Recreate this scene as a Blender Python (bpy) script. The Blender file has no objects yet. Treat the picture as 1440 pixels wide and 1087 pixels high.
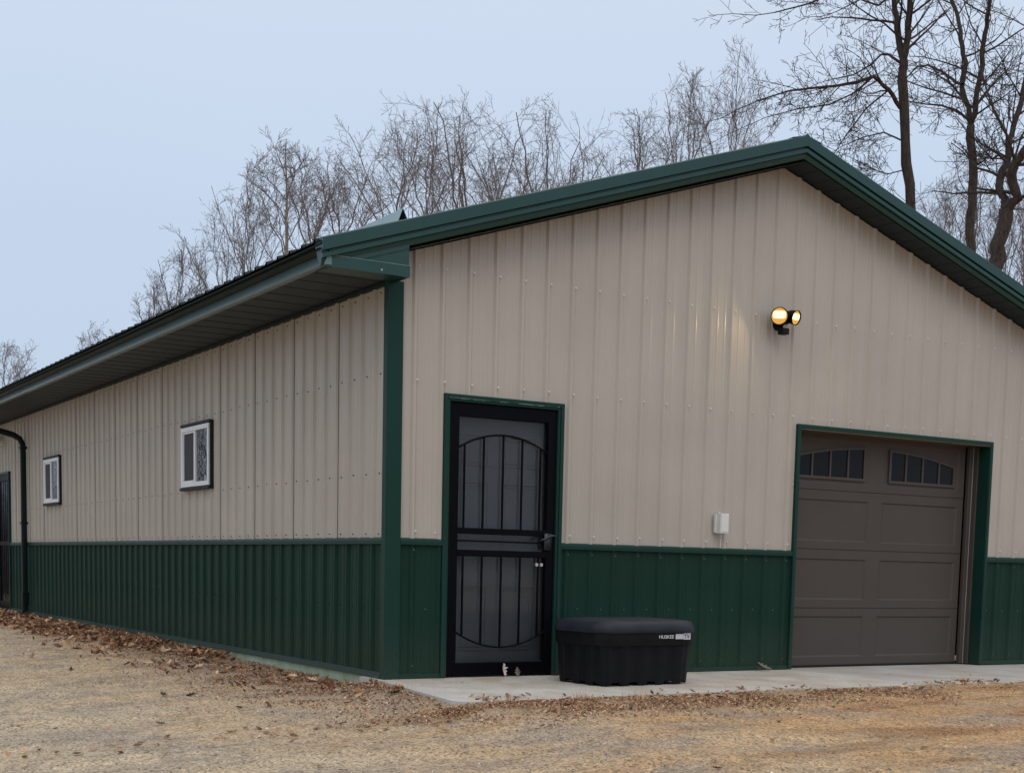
import bpy, math, random
from mathutils import Vector, Matrix, noise
R = math.radians
SC = bpy.context.scene
COL = SC.collection
S = 0.2286                      # rib spacing (9 inches)
XC = 3.687                      # ridge line
W = 2 * XC
L = 17.0
SL = 0.325                      # roof slope
ZE = 2.885                      # eave soffit
ZW = 1.035                      # top of the wainscot

# ------------------------------------------------------------------ helpers
class MB:
    def __init__(s): s.v = []; s.f = []; s.m = []
    def face(s, pts, mi=0):
        n = len(s.v); s.v += [tuple(p) for p in pts]; s.f.append(tuple(range(n, n + len(pts)))); s.m.append(mi)
    def box(s, x0, x1, y0, y1, z0, z1, mi=0):
        n = len(s.v)
        s.v += [(x0,y0,z0),(x1,y0,z0),(x1,y1,z0),(x0,y1,z0),(x0,y0,z1),(x1,y0,z1),(x1,y1,z1),(x0,y1,z1)]
        for f in ((0,3,2,1),(4,5,6,7),(0,1,5,4),(1,2,6,5),(2,3,7,6),(3,0,4,7)):
            s.f.append(tuple(n + i for i in f)); s.m.append(mi)
    def loft(s, rings, closed=True, cap0=False, cap1=False, mi=0):
        n = len(s.v); k = len(rings[0])
        for r in rings: s.v += [tuple(p) for p in r]
        for i in range(len(rings) - 1):
            for j in range(k if closed else k - 1):
                a = n + i*k + j; b = n + i*k + (j+1) % k
                s.f.append((a, b, b + k, a + k)); s.m.append(mi)
        if cap0: s.f.append(tuple(n + j for j in range(k))[::-1]); s.m.append(mi)
        if cap1: s.f.append(tuple(n + (len(rings)-1)*k + j for j in range(k))); s.m.append(mi)
    def tube(s, pts, rad, sides=8, caps=True, mi=0, sq=None):
        pts = [Vector(p) for p in pts]
        if not isinstance(rad, (list, tuple)): rad = [rad]*len(pts)
        rings = []
        up = None
        for i, p in enumerate(pts):
            t = (pts[min(i+1, len(pts)-1)] - pts[max(i-1, 0)]).normalized()
            if up is None:
                up = Vector((0,0,1)) if abs(t.z) < .8 else Vector((1,0,0))
            a = t.cross(up)
            if a.length < 1e-4: a = t.cross(Vector((0,1,0)))
            a.normalize(); b = a.cross(t).normalized(); up = b
            if sq:
                rings.append([p + a*x*sq[0] + b*y*sq[1] for x, y in ((.35,1),(.9,.9),(1,.35),(1,-.35),(.9,-.9),(.35,-1),(-.35,-1),(-.9,-.9),(-1,-.35),(-1,.35),(-.9,.9),(-.35,1))])
            else:
                rings.append([p + (a*math.cos(2*math.pi*j/sides) + b*math.sin(2*math.pi*j/sides))*rad[i] for j in range(sides)])
        s.loft(rings, True, caps, caps, mi)
    def build(s, name, mats, parent=None, smooth=False, bevel=0, fix=True):
        me = bpy.data.meshes.new(name)
        me.from_pydata(s.v, [], s.f); 
        if not isinstance(mats, (list, tuple)): mats = [mats]
        for m in mats: me.materials.append(m)
        if len(mats) > 1: me.polygons.foreach_set('material_index', s.m)
        me.validate()
        if fix:
            import bmesh
            bm = bmesh.new(); bm.from_mesh(me)
            bmesh.ops.recalc_face_normals(bm, faces=bm.faces[:]); bm.to_mesh(me); bm.free()
        if smooth: me.polygons.foreach_set('use_smooth', [True]*len(me.polygons))
        me.update()
        o = bpy.data.objects.new(name, me); COL.objects.link(o)
        if parent: o.parent = parent
        if bevel:
            b = o.modifiers.new('bevel', 'BEVEL'); b.width = bevel; b.segments = 2; b.limit_method = 'ANGLE'; b.angle_limit = R(40)
        return o

def tag(o, label=None, cat=None, group=None, kind=None):
    if label: o['label'] = label
    if cat: o['category'] = cat
    if group: o['group'] = group
    if kind: o['kind'] = kind
    return o
def empty(name, loc=(0,0,0)):
    o = bpy.data.objects.new(name, None); o.location = loc; COL.objects.link(o); o.empty_display_size = .2
    return o

# ------------------------------------------------------------------ materials
def newmat(name):
    m = bpy.data.materials.new(name); m.use_nodes = True
    nt = m.node_tree; b = nt.nodes['Principled BSDF']
    return m, nt, b
def nd(nt, t, **kw):
    n = nt.nodes.new(t)
    for k, v in kw.items():
        if k in n.inputs: n.inputs[k].default_value = v
        else: setattr(n, k, v)
    return n
def ramp(nt, fac, stops):
    r = nd(nt, 'ShaderNodeValToRGB'); e = r.color_ramp.elements
    while len(e) < len(stops): e.new(.5)
    for i, (p, c) in enumerate(stops):
        e[i].position = p; e[i].color = (*c, 1) if len(c) == 3 else c
    nt.links.new(fac, r.inputs[0]); return r.outputs[0]
def mix(nt, fac, a, b, mode='MIX'):
    n = nd(nt, 'ShaderNodeMix', data_type='RGBA', blend_type=mode)
    for i, v in ((0, fac), (6, a), (7, b)):
        if isinstance(v, (int, float)): n.inputs[i].default_value = v
        elif isinstance(v, tuple): n.inputs[i].default_value = (*v, 1)
        else: nt.links.new(v, n.inputs[i])
    return n.outputs[2]
def coords(nt, scale=(1,1,1)):
    tc = nd(nt, 'ShaderNodeTexCoord'); mp = nd(nt, 'ShaderNodeMapping'); mp.inputs['Scale'].default_value = scale
    nt.links.new(tc.outputs['Object'], mp.inputs[0]); return mp.outputs[0]
def noi(nt, vec, scale, detail=4, rough=.55):
    n = nd(nt, 'ShaderNodeTexNoise', Scale=scale, Detail=detail, Roughness=rough); nt.links.new(vec, n.inputs['Vector']); return n.outputs[0]

def simple(name, col, rough=.5, metal=0, var=.12, vscale=3, bump=0, bscale=40, spec=.5, coat=0, stretch=(1,1,1)):
    m, nt, b = newmat(name)
    v = coords(nt, stretch)
    f = noi(nt, v, vscale)
    c = ramp(nt, f, [(.25, tuple(x*(1-var) for x in col)), (.75, tuple(min(1, x*(1+var)) for x in col))])
    nt.links.new(c, b.inputs['Base Color'])
    b.inputs['Metallic'].default_value = metal
    b.inputs['Specular IOR Level'].default_value = spec
    b.inputs['Coat Weight'].default_value = coat
    rr = nd(nt, 'ShaderNodeMapRange'); nt.links.new(noi(nt, v, vscale*4), rr.inputs[0])
    rr.inputs[3].default_value = rough*.85; rr.inputs[4].default_value = min(1, rough*1.15)
    nt.links.new(rr.outputs[0], b.inputs['Roughness'])
    if bump:
        bp = nd(nt, 'ShaderNodeBump', Strength=bump, Distance=.01); nt.links.new(noi(nt, v, bscale), bp.inputs['Height'])
        nt.links.new(bp.outputs[0], b.inputs['Normal'])
    return m

def painted_steel(name, col, rough, dirt=None, wave=.25, spec=.5, grime=.5):
    """painted corrugated steel: faint grime, vertical rain streaks, slight oil-canning"""
    m, nt, b = newmat(name)
    v = coords(nt)
    big = noi(nt, v, 1.1, 3)
    c = ramp(nt, big, [(.3, tuple(x*.93 for x in col)), (.7, tuple(x*1.05 for x in col))])
    streak = noi(nt, coords(nt, (14, 14, .5)), 1.0, 5, .6)
    sf = ramp(nt, streak, [(.52, (0,0,0)), (.8, (1,1,1))])
    d = dirt or tuple(x*.7 for x in col)
    mul = nd(nt, 'ShaderNodeMath', operation='MULTIPLY'); nt.links.new(sf, mul.inputs[0]); mul.inputs[1].default_value = grime
    c = mix(nt, mul.outputs[0], c, d)
    sep = nd(nt, 'ShaderNodeSeparateXYZ'); nt.links.new(v, sep.inputs[0])
    # splash dust low on the wall
    mr = nd(nt, 'ShaderNodeMapRange'); nt.links.new(sep.outputs[2], mr.inputs[0])
    mr.inputs[1].default_value = .45; mr.inputs[2].default_value = 0; mr.inputs[3].default_value = 0; mr.inputs[4].default_value = .09
    sp = nd(nt, 'ShaderNodeMath', operation='MULTIPLY'); nt.links.new(mr.outputs[0], sp.inputs[0]); nt.links.new(noi(nt, v, 30, 6), sp.inputs[1])
    c = mix(nt, sp.outputs[0], c, (.30, .25, .19))
    nt.links.new(c, b.inputs['Base Color']); b.inputs['Specular IOR Level'].default_value = spec
    rr = nd(nt, 'ShaderNodeMapRange'); nt.links.new(noi(nt, v, 6, 5), rr.inputs[0]); rr.inputs[3].default_value = rough*.75; rr.inputs[4].default_value = rough*1.3
    nt.links.new(rr.outputs[0], b.inputs['Roughness'])
    bp = nd(nt, 'ShaderNodeBump', Strength=wave, Distance=.02)
    nt.links.new(noi(nt, coords(nt, (3, 3, .8)), 1.3, 2), bp.inputs['Height'])
    bp2 = nd(nt, 'ShaderNodeBump', Strength=.05, Distance=.003); nt.links.new(noi(nt, v, 220, 2), bp2.inputs['Height']); nt.links.new(bp.outputs[0], bp2.inputs['Normal'])
    nt.links.new(bp2.outputs[0], b.inputs['Normal'])
    return m

M = {}
M['beige'] = painted_steel('beige_steel', (.432, .386, .327), .36, (.34, .28, .22), grime=.22, spec=.4)
M['green'] = painted_steel('green_steel', (.0086, .033, .022), .42, spec=.12)
M['trim'] = painted_steel('green_trim', (.0088, .038, .028), .38, wave=.1, spec=.16)
M['rake'] = painted_steel('rake_trim_steel', (.0125, .052, .046), .33, wave=.1, spec=.42)
M['fascia'] = painted_steel('skylit_fascia_steel', (.10, .155, .165), .3, wave=.1, spec=.6)  # green trim steel, base colour lightened to imitate sky reflected on the fascia
M['wintrim'] = simple('bronze_window_trim', (.014, .018, .017), .5, spec=.2)
M['soffit'] = simple('soffit_metal', (.0085, .020, .026), .45, var=.1, spec=.25)
M['roof'] = simple('roof_metal', (.008, .02, .018), .5, var=.15, spec=.2)
M['skirt'] = simple('skirt_board', (.30, .37, .25), .8, var=.25, vscale=8, bump=.3)
M['white'] = simple('white_vinyl', (.72, .73, .74), .4, var=.04)
M['offwhite'] = simple('white_plastic', (.66, .66, .62), .5, var=.06)
M['black'] = simple('black_metal', (.0025, .0025, .004), .4, var=.2, spec=.07)
M['blackpl'] = simple('black_plastic', (.0045, .0048, .006), .5, var=.35, vscale=9, bump=.25, bscale=180, spec=.16)
M['lidpl'] = simple('weathered_lid_plastic', (.014, .017, .025), .5, var=.5, vscale=5, bump=.25, bscale=160, spec=.3)
M['garage'] = simple('brown_garage_paint', (.074, .061, .052), .5, var=.05, bump=.12, bscale=260, spec=.2)
M['innerdoor'] = simple('grey_entry_door', (.46, .49, .52), .5, var=.08)
M['header'] = simple('bare_header_wood', (.09, .07, .045), .8, var=.3, vscale=6)
M['screw'] = simple('screw_metal', (.60, .56, .50), .35, var=.1)
M['screwg'] = simple('green_screw', (.06, .10, .085), .3, metal=.3, var=.1)
M['lap'] = simple('dark_lap_line', (.07, .06, .05), .9, var=.2)  # dark brown of the thin strip along each sheet lap
M['dark'] = simple('dark_gap', (.004, .004, .004), .9, var=.1)
M['steel'] = simple('brushed_steel', (.55, .54, .5), .3, metal=1, var=.1)
M['scratch'] = simple('bare_scratched_edge', (.42, .5, .47), .4, var=.3, vscale=20)
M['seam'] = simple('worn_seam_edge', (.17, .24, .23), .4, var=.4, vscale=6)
M['handle'] = simple('dark_handle_metal', (.045, .05, .053), .3, metal=.5, var=.1)

def glassy(name, col, rough=.03, wob=.0):
    m, nt, b = newmat(name)
    b.inputs['Base Color'].default_value = (*col, 1); b.inputs['Roughness'].default_value = rough; b.inputs['Specular IOR Level'].default_value = .9
    if wob:
        bp = nd(nt, 'ShaderNodeBump', Strength=wob, Distance=.02); nt.links.new(noi(nt, coords(nt), 5, 3), bp.inputs['Height']); nt.links.new(bp.outputs[0], b.inputs['Normal'])
    return m
M['glass'] = glassy('window_glass', (.012, .014, .018), .02, .08)
M['glass'].node_tree.nodes['Principled BSDF'].inputs['IOR'].default_value = 2.2
M['screen'] = simple('insect_screen', (.028, .028, .032), .7, var=.1)
M['gglass'] = glassy('garage_glass', (.010, .010, .012), .15)
M['gglass'].node_tree.nodes['Principled BSDF'].inputs['Specular IOR Level'].default_value = .12
def storm_glass():
    m, nt, b = newmat('storm_door_glass')
    nt.nodes.remove(b)
    tr = nd(nt, 'ShaderNodeBsdfTransparent'); tr.inputs[0].default_value = (.66, .67, .68, 1)
    gl = nd(nt, 'ShaderNodeBsdfGlossy', Roughness=.08); gl.inputs[0].default_value = (.8, .8, .8, 1)
    df = nd(nt, 'ShaderNodeBsdfDiffuse'); df.inputs[0].default_value = (.32, .31, .29, 1)
    fr = nd(nt, 'ShaderNodeFresnel', IOR=1.35)
    m1 = nd(nt, 'ShaderNodeMixShader'); nt.links.new(fr.outputs[0], m1.inputs[0]); nt.links.new(tr.outputs[0], m1.inputs[1]); nt.links.new(gl.outputs[0], m1.inputs[2])
    # dried water marks and dust on the pane
    n = noi(nt, coords(nt), 34, 6, .7)
    f = ramp(nt, n, [(.5, (.02,.02,.02)), (.62, (.05,.05,.05)), (.72, (.2,.2,.2))])
    m2 = nd(nt, 'ShaderNodeMixShader'); nt.links.new(f, m2.inputs[0]); nt.links.new(m1.outputs[0], m2.inputs[1]); nt.links.new(df.outputs[0], m2.inputs[2])
    nt.links.new(m2.outputs[0], nt.nodes['Material Output'].inputs[0])
    return m
M['storm'] = storm_glass()

def emis(name, col, st):
    m, nt, b = newmat(name)
    b.inputs['Base Color'].default_value = (.16, .09, .03, 1)
    b.inputs['Emission Color'].default_value = (*col, 1); b.inputs['Emission Strength'].default_value = st
    return m
M['lens'] = emis('lit_lens', (1, .78, .40), 2.0)
M['reflector'] = emis('lit_reflector', (1, .52, .10), .6)

def concrete(name, base):
    m, nt, b = newmat(name); v = coords(nt)
    c = ramp(nt, noi(nt, v, 2.2, 6, .6), [(.3, tuple(x*.8 for x in base)), (.7, base)])
    stain = ramp(nt, noi(nt, coords(nt, (1.2, .9, 1)), 1.6, 5, .7), [(.44, (0,0,0)), (.66, (.75,.75,.75))])
    c = mix(nt, stain, c, (.40, .30, .20))
    fine = ramp(nt, noi(nt, v, 120, 4, .7), [(.35, (.72,.72,.72)), (.65, (1.08,1.08,1.08))])
    c = mix(nt, 1, c, fine, 'MULTIPLY')
    vo = nd(nt, 'ShaderNodeTexVoronoi', Scale=11.0); nt.links.new(v, vo.inputs['Vector'])
    spots = ramp(nt, vo.outputs['Distance'], [(.04, (.25,.18,.12)), (.09, (1,1,1))])
    c = mix(nt, 1, c, spots, 'MULTIPLY')
    nt.links.new(c, b.inputs['Base Color']); b.inputs['Roughness'].default_value = .85
    bp = nd(nt, 'ShaderNodeBump', Strength=.35, Distance=.004); nt.links.new(noi(nt, v, 90, 6, .7), bp.inputs['Height']); nt.links.new(bp.outputs[0], b.inputs['Normal'])
    return m
M['slab'] = concrete('walk_concrete', (.60, .565, .505))
M['apron'] = concrete('apron_concrete', (.53, .51, .475))

def ground_mat():
    m, nt, b = newmat('gravel_and_dirt'); v = coords(nt)
    sep = nd(nt, 'ShaderNodeSeparateXYZ'); nt.links.new(v, sep.inputs[0])
    # pale grey gravel to the left, orange-tan sand to the right
    gx = nd(nt, 'ShaderNodeMapRange'); nt.links.new(sep.outputs[0], gx.inputs[0]); gx.inputs[1].default_value = -2.5; gx.inputs[2].default_value = 2.2
    ad = nd(nt, 'ShaderNodeMath', operation='ADD'); nt.links.new(gx.outputs[0], ad.inputs[0])
    nn = nd(nt, 'ShaderNodeMath', operation='MULTIPLY_ADD'); nt.links.new(noi(nt, coords(nt, (.8,1.6,1)), .9, 5, .6), nn.inputs[0]); nn.inputs[1].default_value = 1.6; nn.inputs[2].default_value = -.8
    nt.links.new(nn.outputs[0], ad.inputs[1])
    tan = mix(nt, ad.outputs[0], (.51, .415, .295), (.49, .315, .165))
    patch = ramp(nt, noi(nt, coords(nt, (1, 1.8, 1)), 1.1, 6, .65), [(.46, (0,0,0)), (.62, (.72,.72,.72))])
    c = mix(nt, patch, tan, (.31, .27, .23))
    band = ramp(nt, noi(nt, coords(nt, (.55, 2.6, 1)), 1.3, 6, .6), [(.5, (0,0,0)), (.66, (1,1,1))])
    bm_ = nd(nt, 'ShaderNodeMath', operation='MULTIPLY'); nt.links.new(band, bm_.inputs[0]); nt.links.new(gx.outputs[0], bm_.inputs[1])
    c = mix(nt, bm_.outputs[0], c, (.32, .185, .09))
    mid = ramp(nt, noi(nt, v, 7, 6, .7), [(.3, (.72,.70,.68)), (.7, (1.18,1.16,1.12))])
    c = mix(nt, 1, c, mid, 'MULTIPLY')
    vo = nd(nt, 'ShaderNodeTexVoronoi', Scale=75.0, Randomness=1.0); nt.links.new(v, vo.inputs['Vector'])
    stone = ramp(nt, vo.outputs['Color'], [(.1, (.22,.22,.25)), (.35, (.88,.88,.88)), (.85, (1.6,1.52,1.4))])
    c = mix(nt, .8, c, stone, 'MULTIPLY')
    fine = ramp(nt, noi(nt, v, 260, 4, .8), [(.3, (.4,.4,.4)), (.7, (1.6,1.6,1.6))])
    c = mix(nt, .8, c, fine, 'MULTIPLY')
    # brown soil and rotted leaves beside the long wall
    at = nd(nt, 'ShaderNodeAttribute', attribute_name='soil')
    c = mix(nt, at.outputs['Fac'], c, mix(nt, noi(nt, v, 18, 6, .7), (.27, .20, .14), (.46, .36, .26)))
    nt.links.new(c, b.inputs['Base Color']); b.inputs['Roughness'].default_value = .95; b.inputs['Specular IOR Level'].default_value = .2
    b1 = nd(nt, 'ShaderNodeBump', Strength=.6, Distance=.012); nt.links.new(vo.outputs['Distance'], b1.inputs['Height'])
    b2 = nd(nt, 'ShaderNodeBump', Strength=.7, Distance=.02); nt.links.new(noi(nt, v, 40, 8, .75), b2.inputs['Height']); nt.links.new(b1.outputs[0], b2.inputs['Normal'])
    nt.links.new(b2.outputs[0], b.inputs['Normal'])
    return m
M['ground'] = ground_mat()

def island(name, stops, rough=.8):
    m, nt, b = newmat(name)
    g = nd(nt, 'ShaderNodeNewGeometry')
    c = ramp(nt, g.outputs['Random Per Island'], stops)
    c = mix(nt, 1, c, ramp(nt, noi(nt, coords(nt), 60, 4), [(.3, (.8,.8,.8)), (.7, (1.15,1.15,1.15))]), 'MULTIPLY')
    nt.links.new(c, b.inputs['Base Color']); b.inputs['Roughness'].default_value = rough
    return m
M['leaf'] = island('dry_oak_leaf', [(0, (.07,.035,.02)), (.25, (.19,.085,.045)), (.6, (.36,.18,.085)), (.85, (.52,.31,.16)), (1, (.68,.50,.33))])
M['straw'] = island('dry_grass', [(0, (.26,.14,.065)), (.4, (.46,.28,.13)), (1, (.66,.49,.29))])
M['pebble'] = island('pebble_stone', [(0, (.13,.125,.13)), (.22, (.27,.24,.21)), (.5, (.46,.37,.26)), (.93, (.60,.49,.35)), (1, (.85,.8,.72))])
M['fallen_leaf'] = simple('pale_fallen_leaf', (.5, .42, .36), .8, var=.25, vscale=30)

def bark(name, a, bcol):
    m, nt, b = newmat(name)
    f = noi(nt, coords(nt, (9, 9, 2.2)), 2.5, 8, .7)
    c = ramp(nt, f, [(.3, a), (.7, bcol)])
    nt.links.new(c, b.inputs['Base Color']); b.inputs['Roughness'].default_value = .9; b.inputs['Specular IOR Level'].default_value = .2
    bp = nd(nt, 'ShaderNodeBump', Strength=.9, Distance=.04); nt.links.new(f, bp.inputs['Height']); nt.links.new(bp.outputs[0], b.inputs['Normal'])
    return m
M['bark'] = bark('dark_bark', (.028, .022, .02), (.10, .078, .066))
M['twig'] = bark('far_bark', (.15, .13, .128), (.26, .225, .215))
M['pale'] = bark('pale_bark', (.16, .13, .11), (.34, .29, .25))

# ------------------------------------------------------------------ camera
cam_d = bpy.data.cameras.new('camera'); cam = bpy.data.objects.new('camera', cam_d); COL.objects.link(cam); SC.camera = cam
yaw, pit, rol, F, PX, PY = .5453, -.1044, .0223, 1976.22, 728.78, 1002.74
fw = Vector((math.sin(yaw)*math.cos(pit), math.cos(yaw)*math.cos(pit), math.sin(pit)))
rt = Vector((math.cos(yaw), -math.sin(yaw), 0)); up = rt.cross(fw)
r2 = rt*math.cos(rol) + up*math.sin(rol); u2 = up*math.cos(rol) - rt*math.sin(rol)
mw = Matrix((r2, u2, -fw)).transposed().to_4x4(); mw.translation = Vector((-4.5606, -9.4395, .857))
cam.matrix_world = mw
cam_d.sensor_width = 36; cam_d.sensor_fit = 'HORIZONTAL'; cam_d.lens = F/1440*36
cam_d.shift_x = -(PX-720)/1440; cam_d.shift_y = (PY-543.5)/1440
cam_d.clip_end = 3000

# ------------------------------------------------------------------ sky and light
w = bpy.data.worlds.new('World'); SC.world = w; w.use_nodes = True
nt = w.node_tree; bg = nt.nodes['Background']
sky = nd(nt, 'ShaderNodeTexSky', sky_type='NISHITA', sun_disc=False, sun_elevation=R(50), sun_rotation=R(200), air_density=1.0, dust_density=3.0)
tc = nd(nt, 'ShaderNodeTexCoord'); sp = nd(nt, 'ShaderNodeSeparateXYZ'); nt.links.new(tc.outputs['Generated'], sp.inputs[0])
cl = noi(nt, tc.outputs['Generated'], 1.6, 3)
add = nd(nt, 'ShaderNodeMath', operation='MULTIPLY_ADD'); nt.links.new(cl, add.inputs[0]); add.inputs[1].default_value = .10; nt.links.new(sp.outputs[2], add.inputs[2])
oc = ramp(nt, add.outputs[0], [(0, (5.3,6.4,8.1)), (.28, (6.0,7.15,8.85)), (.5, (7.2,8.1,9.6)), (1, (13.0,13.2,13.8))])
cm = mix(nt, .90, sky.outputs[0], oc)
nt.links.new(cm, bg.inputs[0]); bg.inputs[1].default_value = .10
sd = bpy.data.lights.new('sun', 'SUN'); so = bpy.data.objects.new('sun', sd); COL.objects.link(so)
sd.energy = .6; sd.angle = R(40); sd.color = (1, .95, .88)
az, el = R(200), R(50)
so.rotation_euler = Vector((math.sin(az)*math.cos(el), math.cos(az)*math.cos(el), math.sin(el))).to_track_quat('Z', 'Y').to_euler()

# ------------------------------------------------------------------ ground
def fade(a, b, x): return max(0., min(1., (x-a)/(b-a)))
def ground_z(x, y):
    dx = max(-.1 - x, 0, x - W - .1); dy = max(-y - 1.6*fade(-3.2, -.3, x), 0, y - L)
    d = math.hypot(dx, dy); d = d*d/(d+.6)
    side = -.085 + .07*fade(0, 8, y)               # level against the long wall
    front = -.012
    k = fade(-.55, -.25, x) if y < 0 else 0
    if x > W/2: k = 1 if y < 2 else k
    q = fade(1.2, 4.0, -y); side = side*(1-q) + front*q
    e = side*(1-k) + front*k
    n = noise.noise(Vector((x*1.1, y*1.1, 0)))*.010*min(1, d) + noise.noise(Vector((x*4, y*4, 3)))*.009 + noise.noise(Vector((x*.8-y*.25, y*2.2+x*.35, 11)))*.022*min(1, d) + noise.noise(Vector((x*13, y*13, 7)))*.006
    z = e - .045*min(d, 12) + n
    if -.1 < x < W + .1 and -1.45 < y < L: z = min(z, -.06)      # under the slab and the building
    elif x > -.35 and -1.6 < y < L: z = min(z, -.03)
    return z
def axis(a0, a1, fine, outs):
    v = [a0 + i*fine for i in range(int((a1-a0)/fine)+1)]; st = fine; lo = v[0]; hi = v[-1]; l = []; h = []
    while lo > outs[0]: st *= 1.22; lo -= st; l.append(lo)
    st = fine
    while hi < outs[1]: st *= 1.22; hi += st; h.append(hi)
    return l[::-1] + v + h
xs = axis(-4.2, 7.5, .045, (-700, 900)); ys = axis(-6.2, 3.0, .045, (-500, 1000))
g = MB()
for y in ys:
    for x in xs: g.v.append((x, y, ground_z(x, y)))
nx = len(xs)
for j in range(len(ys)-1):
    for i in range(nx-1):
        a = j*nx + i; g.f.append((a, a+1, a+nx+1, a+nx)); g.m.append(0)
go = g.build('ground', M['ground'], smooth=True, fix=False); tag(go, kind='structure')
at = go.data.attributes.new('soil', 'FLOAT', 'POINT')
vals = []
for (x, y, z) in g.v:
    s = 0
    nz = noise.noise(Vector((x*2.2, y*2.2, 5)))
    if -2.0 < x < .3 and -.6 < y < L+3: s = 1 - fade(.45, 1.0, -x + nz*.45)
    if x > -.4 and -3.2 < y < -1.4: s = max(s, .55*(1 - fade(.2, 1.1, -y-1.6 + nz*.6))*(1-fade(1.9, 3.8, x)))
    if x <= .0 and -2.2 < y <= 0: s = max(s, .9*(1 - fade(.35, .8, math.hypot(x+.1, max(0, -y-1.2)) + nz*.4)))
    vals.append(s)
at.data.foreach_set('value', vals)

# concrete walk and garage apron, each a slab about 0.1 m thick
def slab(name, poly, z, th, mat):
    m = MB(); top = [(x, y, z) for x, y in poly]; bot = [(x, y, z-th) for x, y in poly]
    m.face(top); m.face(bot[::-1])
    for i in range(len(poly)):
        j = (i+1) % len(poly); m.face([bot[i], bot[j], top[j], top[i]])
    o = m.build(name, mat, bevel=.008); tag(o, kind='structure'); return o
slab('concrete_walk', [(-.07,.3),(-.085,-.1),(-.13,-.34),(-.22,-1.0),(-.31,-1.60),(-.28,-1.69),(-.15,-1.74),(.3,-1.72),(.9,-1.68),(1.7,-1.62),(3.962,-1.62),(3.962,.3)], -.004, .11, M['slab'])
slab('garage_apron', [(3.972,-1.62),(9.4,-1.62),(9.4,.6),(3.972,.6)], -.009, .11, M['apron'])

# ------------------------------------------------------------------ building
B = empty('metal_building', (0, 0, 0))
tag(B, 'tan and green corrugated steel shop building with a gable roof and dark green trim', 'building')

def rib_profile(a, b, first, breaks=(), lap=0, amp=1.0):
    """(s, depth) profile of ribbed sheet between a and b: a tall rib every 9 inches, two low ones between"""
    pr = {}
    def put(s, d):
        if a <= s <= b: pr[round(s, 4)] = max(pr.get(round(s, 4), 0), d)
    pr[a] = 0; pr[b] = 0
    i = int((a-first)/S) - 2
    while first + i*S < b + S:
        c = first + i*S
        for ds, dd in (((-.021,0),(-.010,.021),(.010,.021),(.021,0)) if amp == 1 else ((-.026,0),(-.010,.017),(.010,.017),(.026,0))): put(c+ds, dd)
        for q in (.0762, .1524):
            for ds, dd in ((-.012,0),(-.004,.0035),(.004,.0035),(.012,0)): put(c+q+ds, dd*amp)
        i += 1
    keys = sorted(pr)
    def dep(s):
        for k in range(len(keys)-1):
            if keys[k] <= s <= keys[k+1]:
                t = (s-keys[k])/(keys[k+1]-keys[k]+1e-9); return pr[keys[k]]*(1-t) + pr[keys[k+1]]*t
        return 0
    for s in breaks:
        if a < s < b and round(s,4) not in pr: pr[round(s,4)] = dep(s)
    return sorted(pr.items())
def siding(m, prof, to3, zb, zt, openings=(), laps=()):
    for (s0, d0), (s1, d1) in zip(prof, prof[1:]):
        mid = (s0+s1)/2
        segs = [(zb, None)]
        ops = sorted([o for o in openings if o[0] < mid < o[1]], key=lambda o: o[2])
        cuts = []; z = zb
        for o in ops:
            if o[2] > z: cuts.append((z, o[2]))
            z = max(z, o[3])
        cuts.append((z, None))
        for c0, c1 in cuts:
            t0 = zt(s0) if c1 is None else c1; t1 = zt(s1) if c1 is None else c1
            if t0 <= c0: continue
            m.face([to3(s0, d0, c0), to3(s1, d1, c0), to3(s1, d1, t1), to3(s0, d0, t0)])
def hexscrew(m, p, n, r=.0075, mi=1):
    p = Vector(p); n = Vector(n); a = n.cross(Vector((0,0,1))).normalized(); b = Vector((0,0,1))
    rings = []
    for rr, h in ((r*1.25, 0), (r*1.25, .0015), (r*.8, .002), (r*.7, .007)):
        rings.append([p + n*h + (a*math.cos(q*math.pi/3) + b*math.sin(q*math.pi/3))*rr for q in range(6)])
    m.loft(rings, True, False, True, mi)
rnd = random.Random(4)
fr = lambda s, d, z: (s, -d, z)
sdw = lambda s, d, z: (-d, s, z)
FIRST = .2151 - .010; SFIRST = .2286
DOOR = (.47, 1.49, -.1, 2.10); GAR = (3.96, 6.41, -.1, 2.12)
gab = lambda x: 4.456 - SL*abs(x-XC) - .195
# front, upper and lower
m = MB(); pf = rib_profile(0, W, FIRST, (DOOR[0], DOOR[1], GAR[0], GAR[1], XC), amp=.8)
siding(m, pf, fr, ZW-.02, gab, (DOOR, GAR))
for i in range(33):
    x = .2151 + i*S
    for z in (1.10, 2.2024, 3.02):
        if x > W-.1: continue
        zz = z + rnd.uniform(-.004, .004); xx = x + rnd.uniform(-.003, .003)
        if any(o[0]-.03 < xx < o[1]+.03 and zz < o[3] for o in (DOOR, GAR)): continue
        if zz < gab(x) - .05: hexscrew(m, (xx+.012, -.015, zz), (0,-1,0), .009)
for x, z in ((.4, 1.09), (3.93, 1.62), (6.47, 1.62)): hexscrew(m, (x, 0, z), (0,-1,0))
m.build('gable_wall_siding', [M['beige'], M['screw']], B)
for pa, pb in ((0, DOOR[0]), (DOOR[1], GAR[0]), (GAR[1], W)):
    m = MB(); siding(m, [q for q in pf if pa-1e-6 <= q[0] <= pb+1e-6], fr, 0.01, lambda s: ZW-.02)
    for i in range(33):
        x = .2151 + i*S
        for z, dd in ((.955, 0), (.52, .11), (.09, 0)):
            xx = x + dd
            if not pa+.03 < xx < pb-.03 or xx > W-.1: continue
            hexscrew(m, (xx, -.017 if not dd else 0, z + rnd.uniform(-.004,.004)), (0,-1,0), .0065)
    m.build('gable_wall_wainscot', [M['green'], M['screwg']], B)
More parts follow.
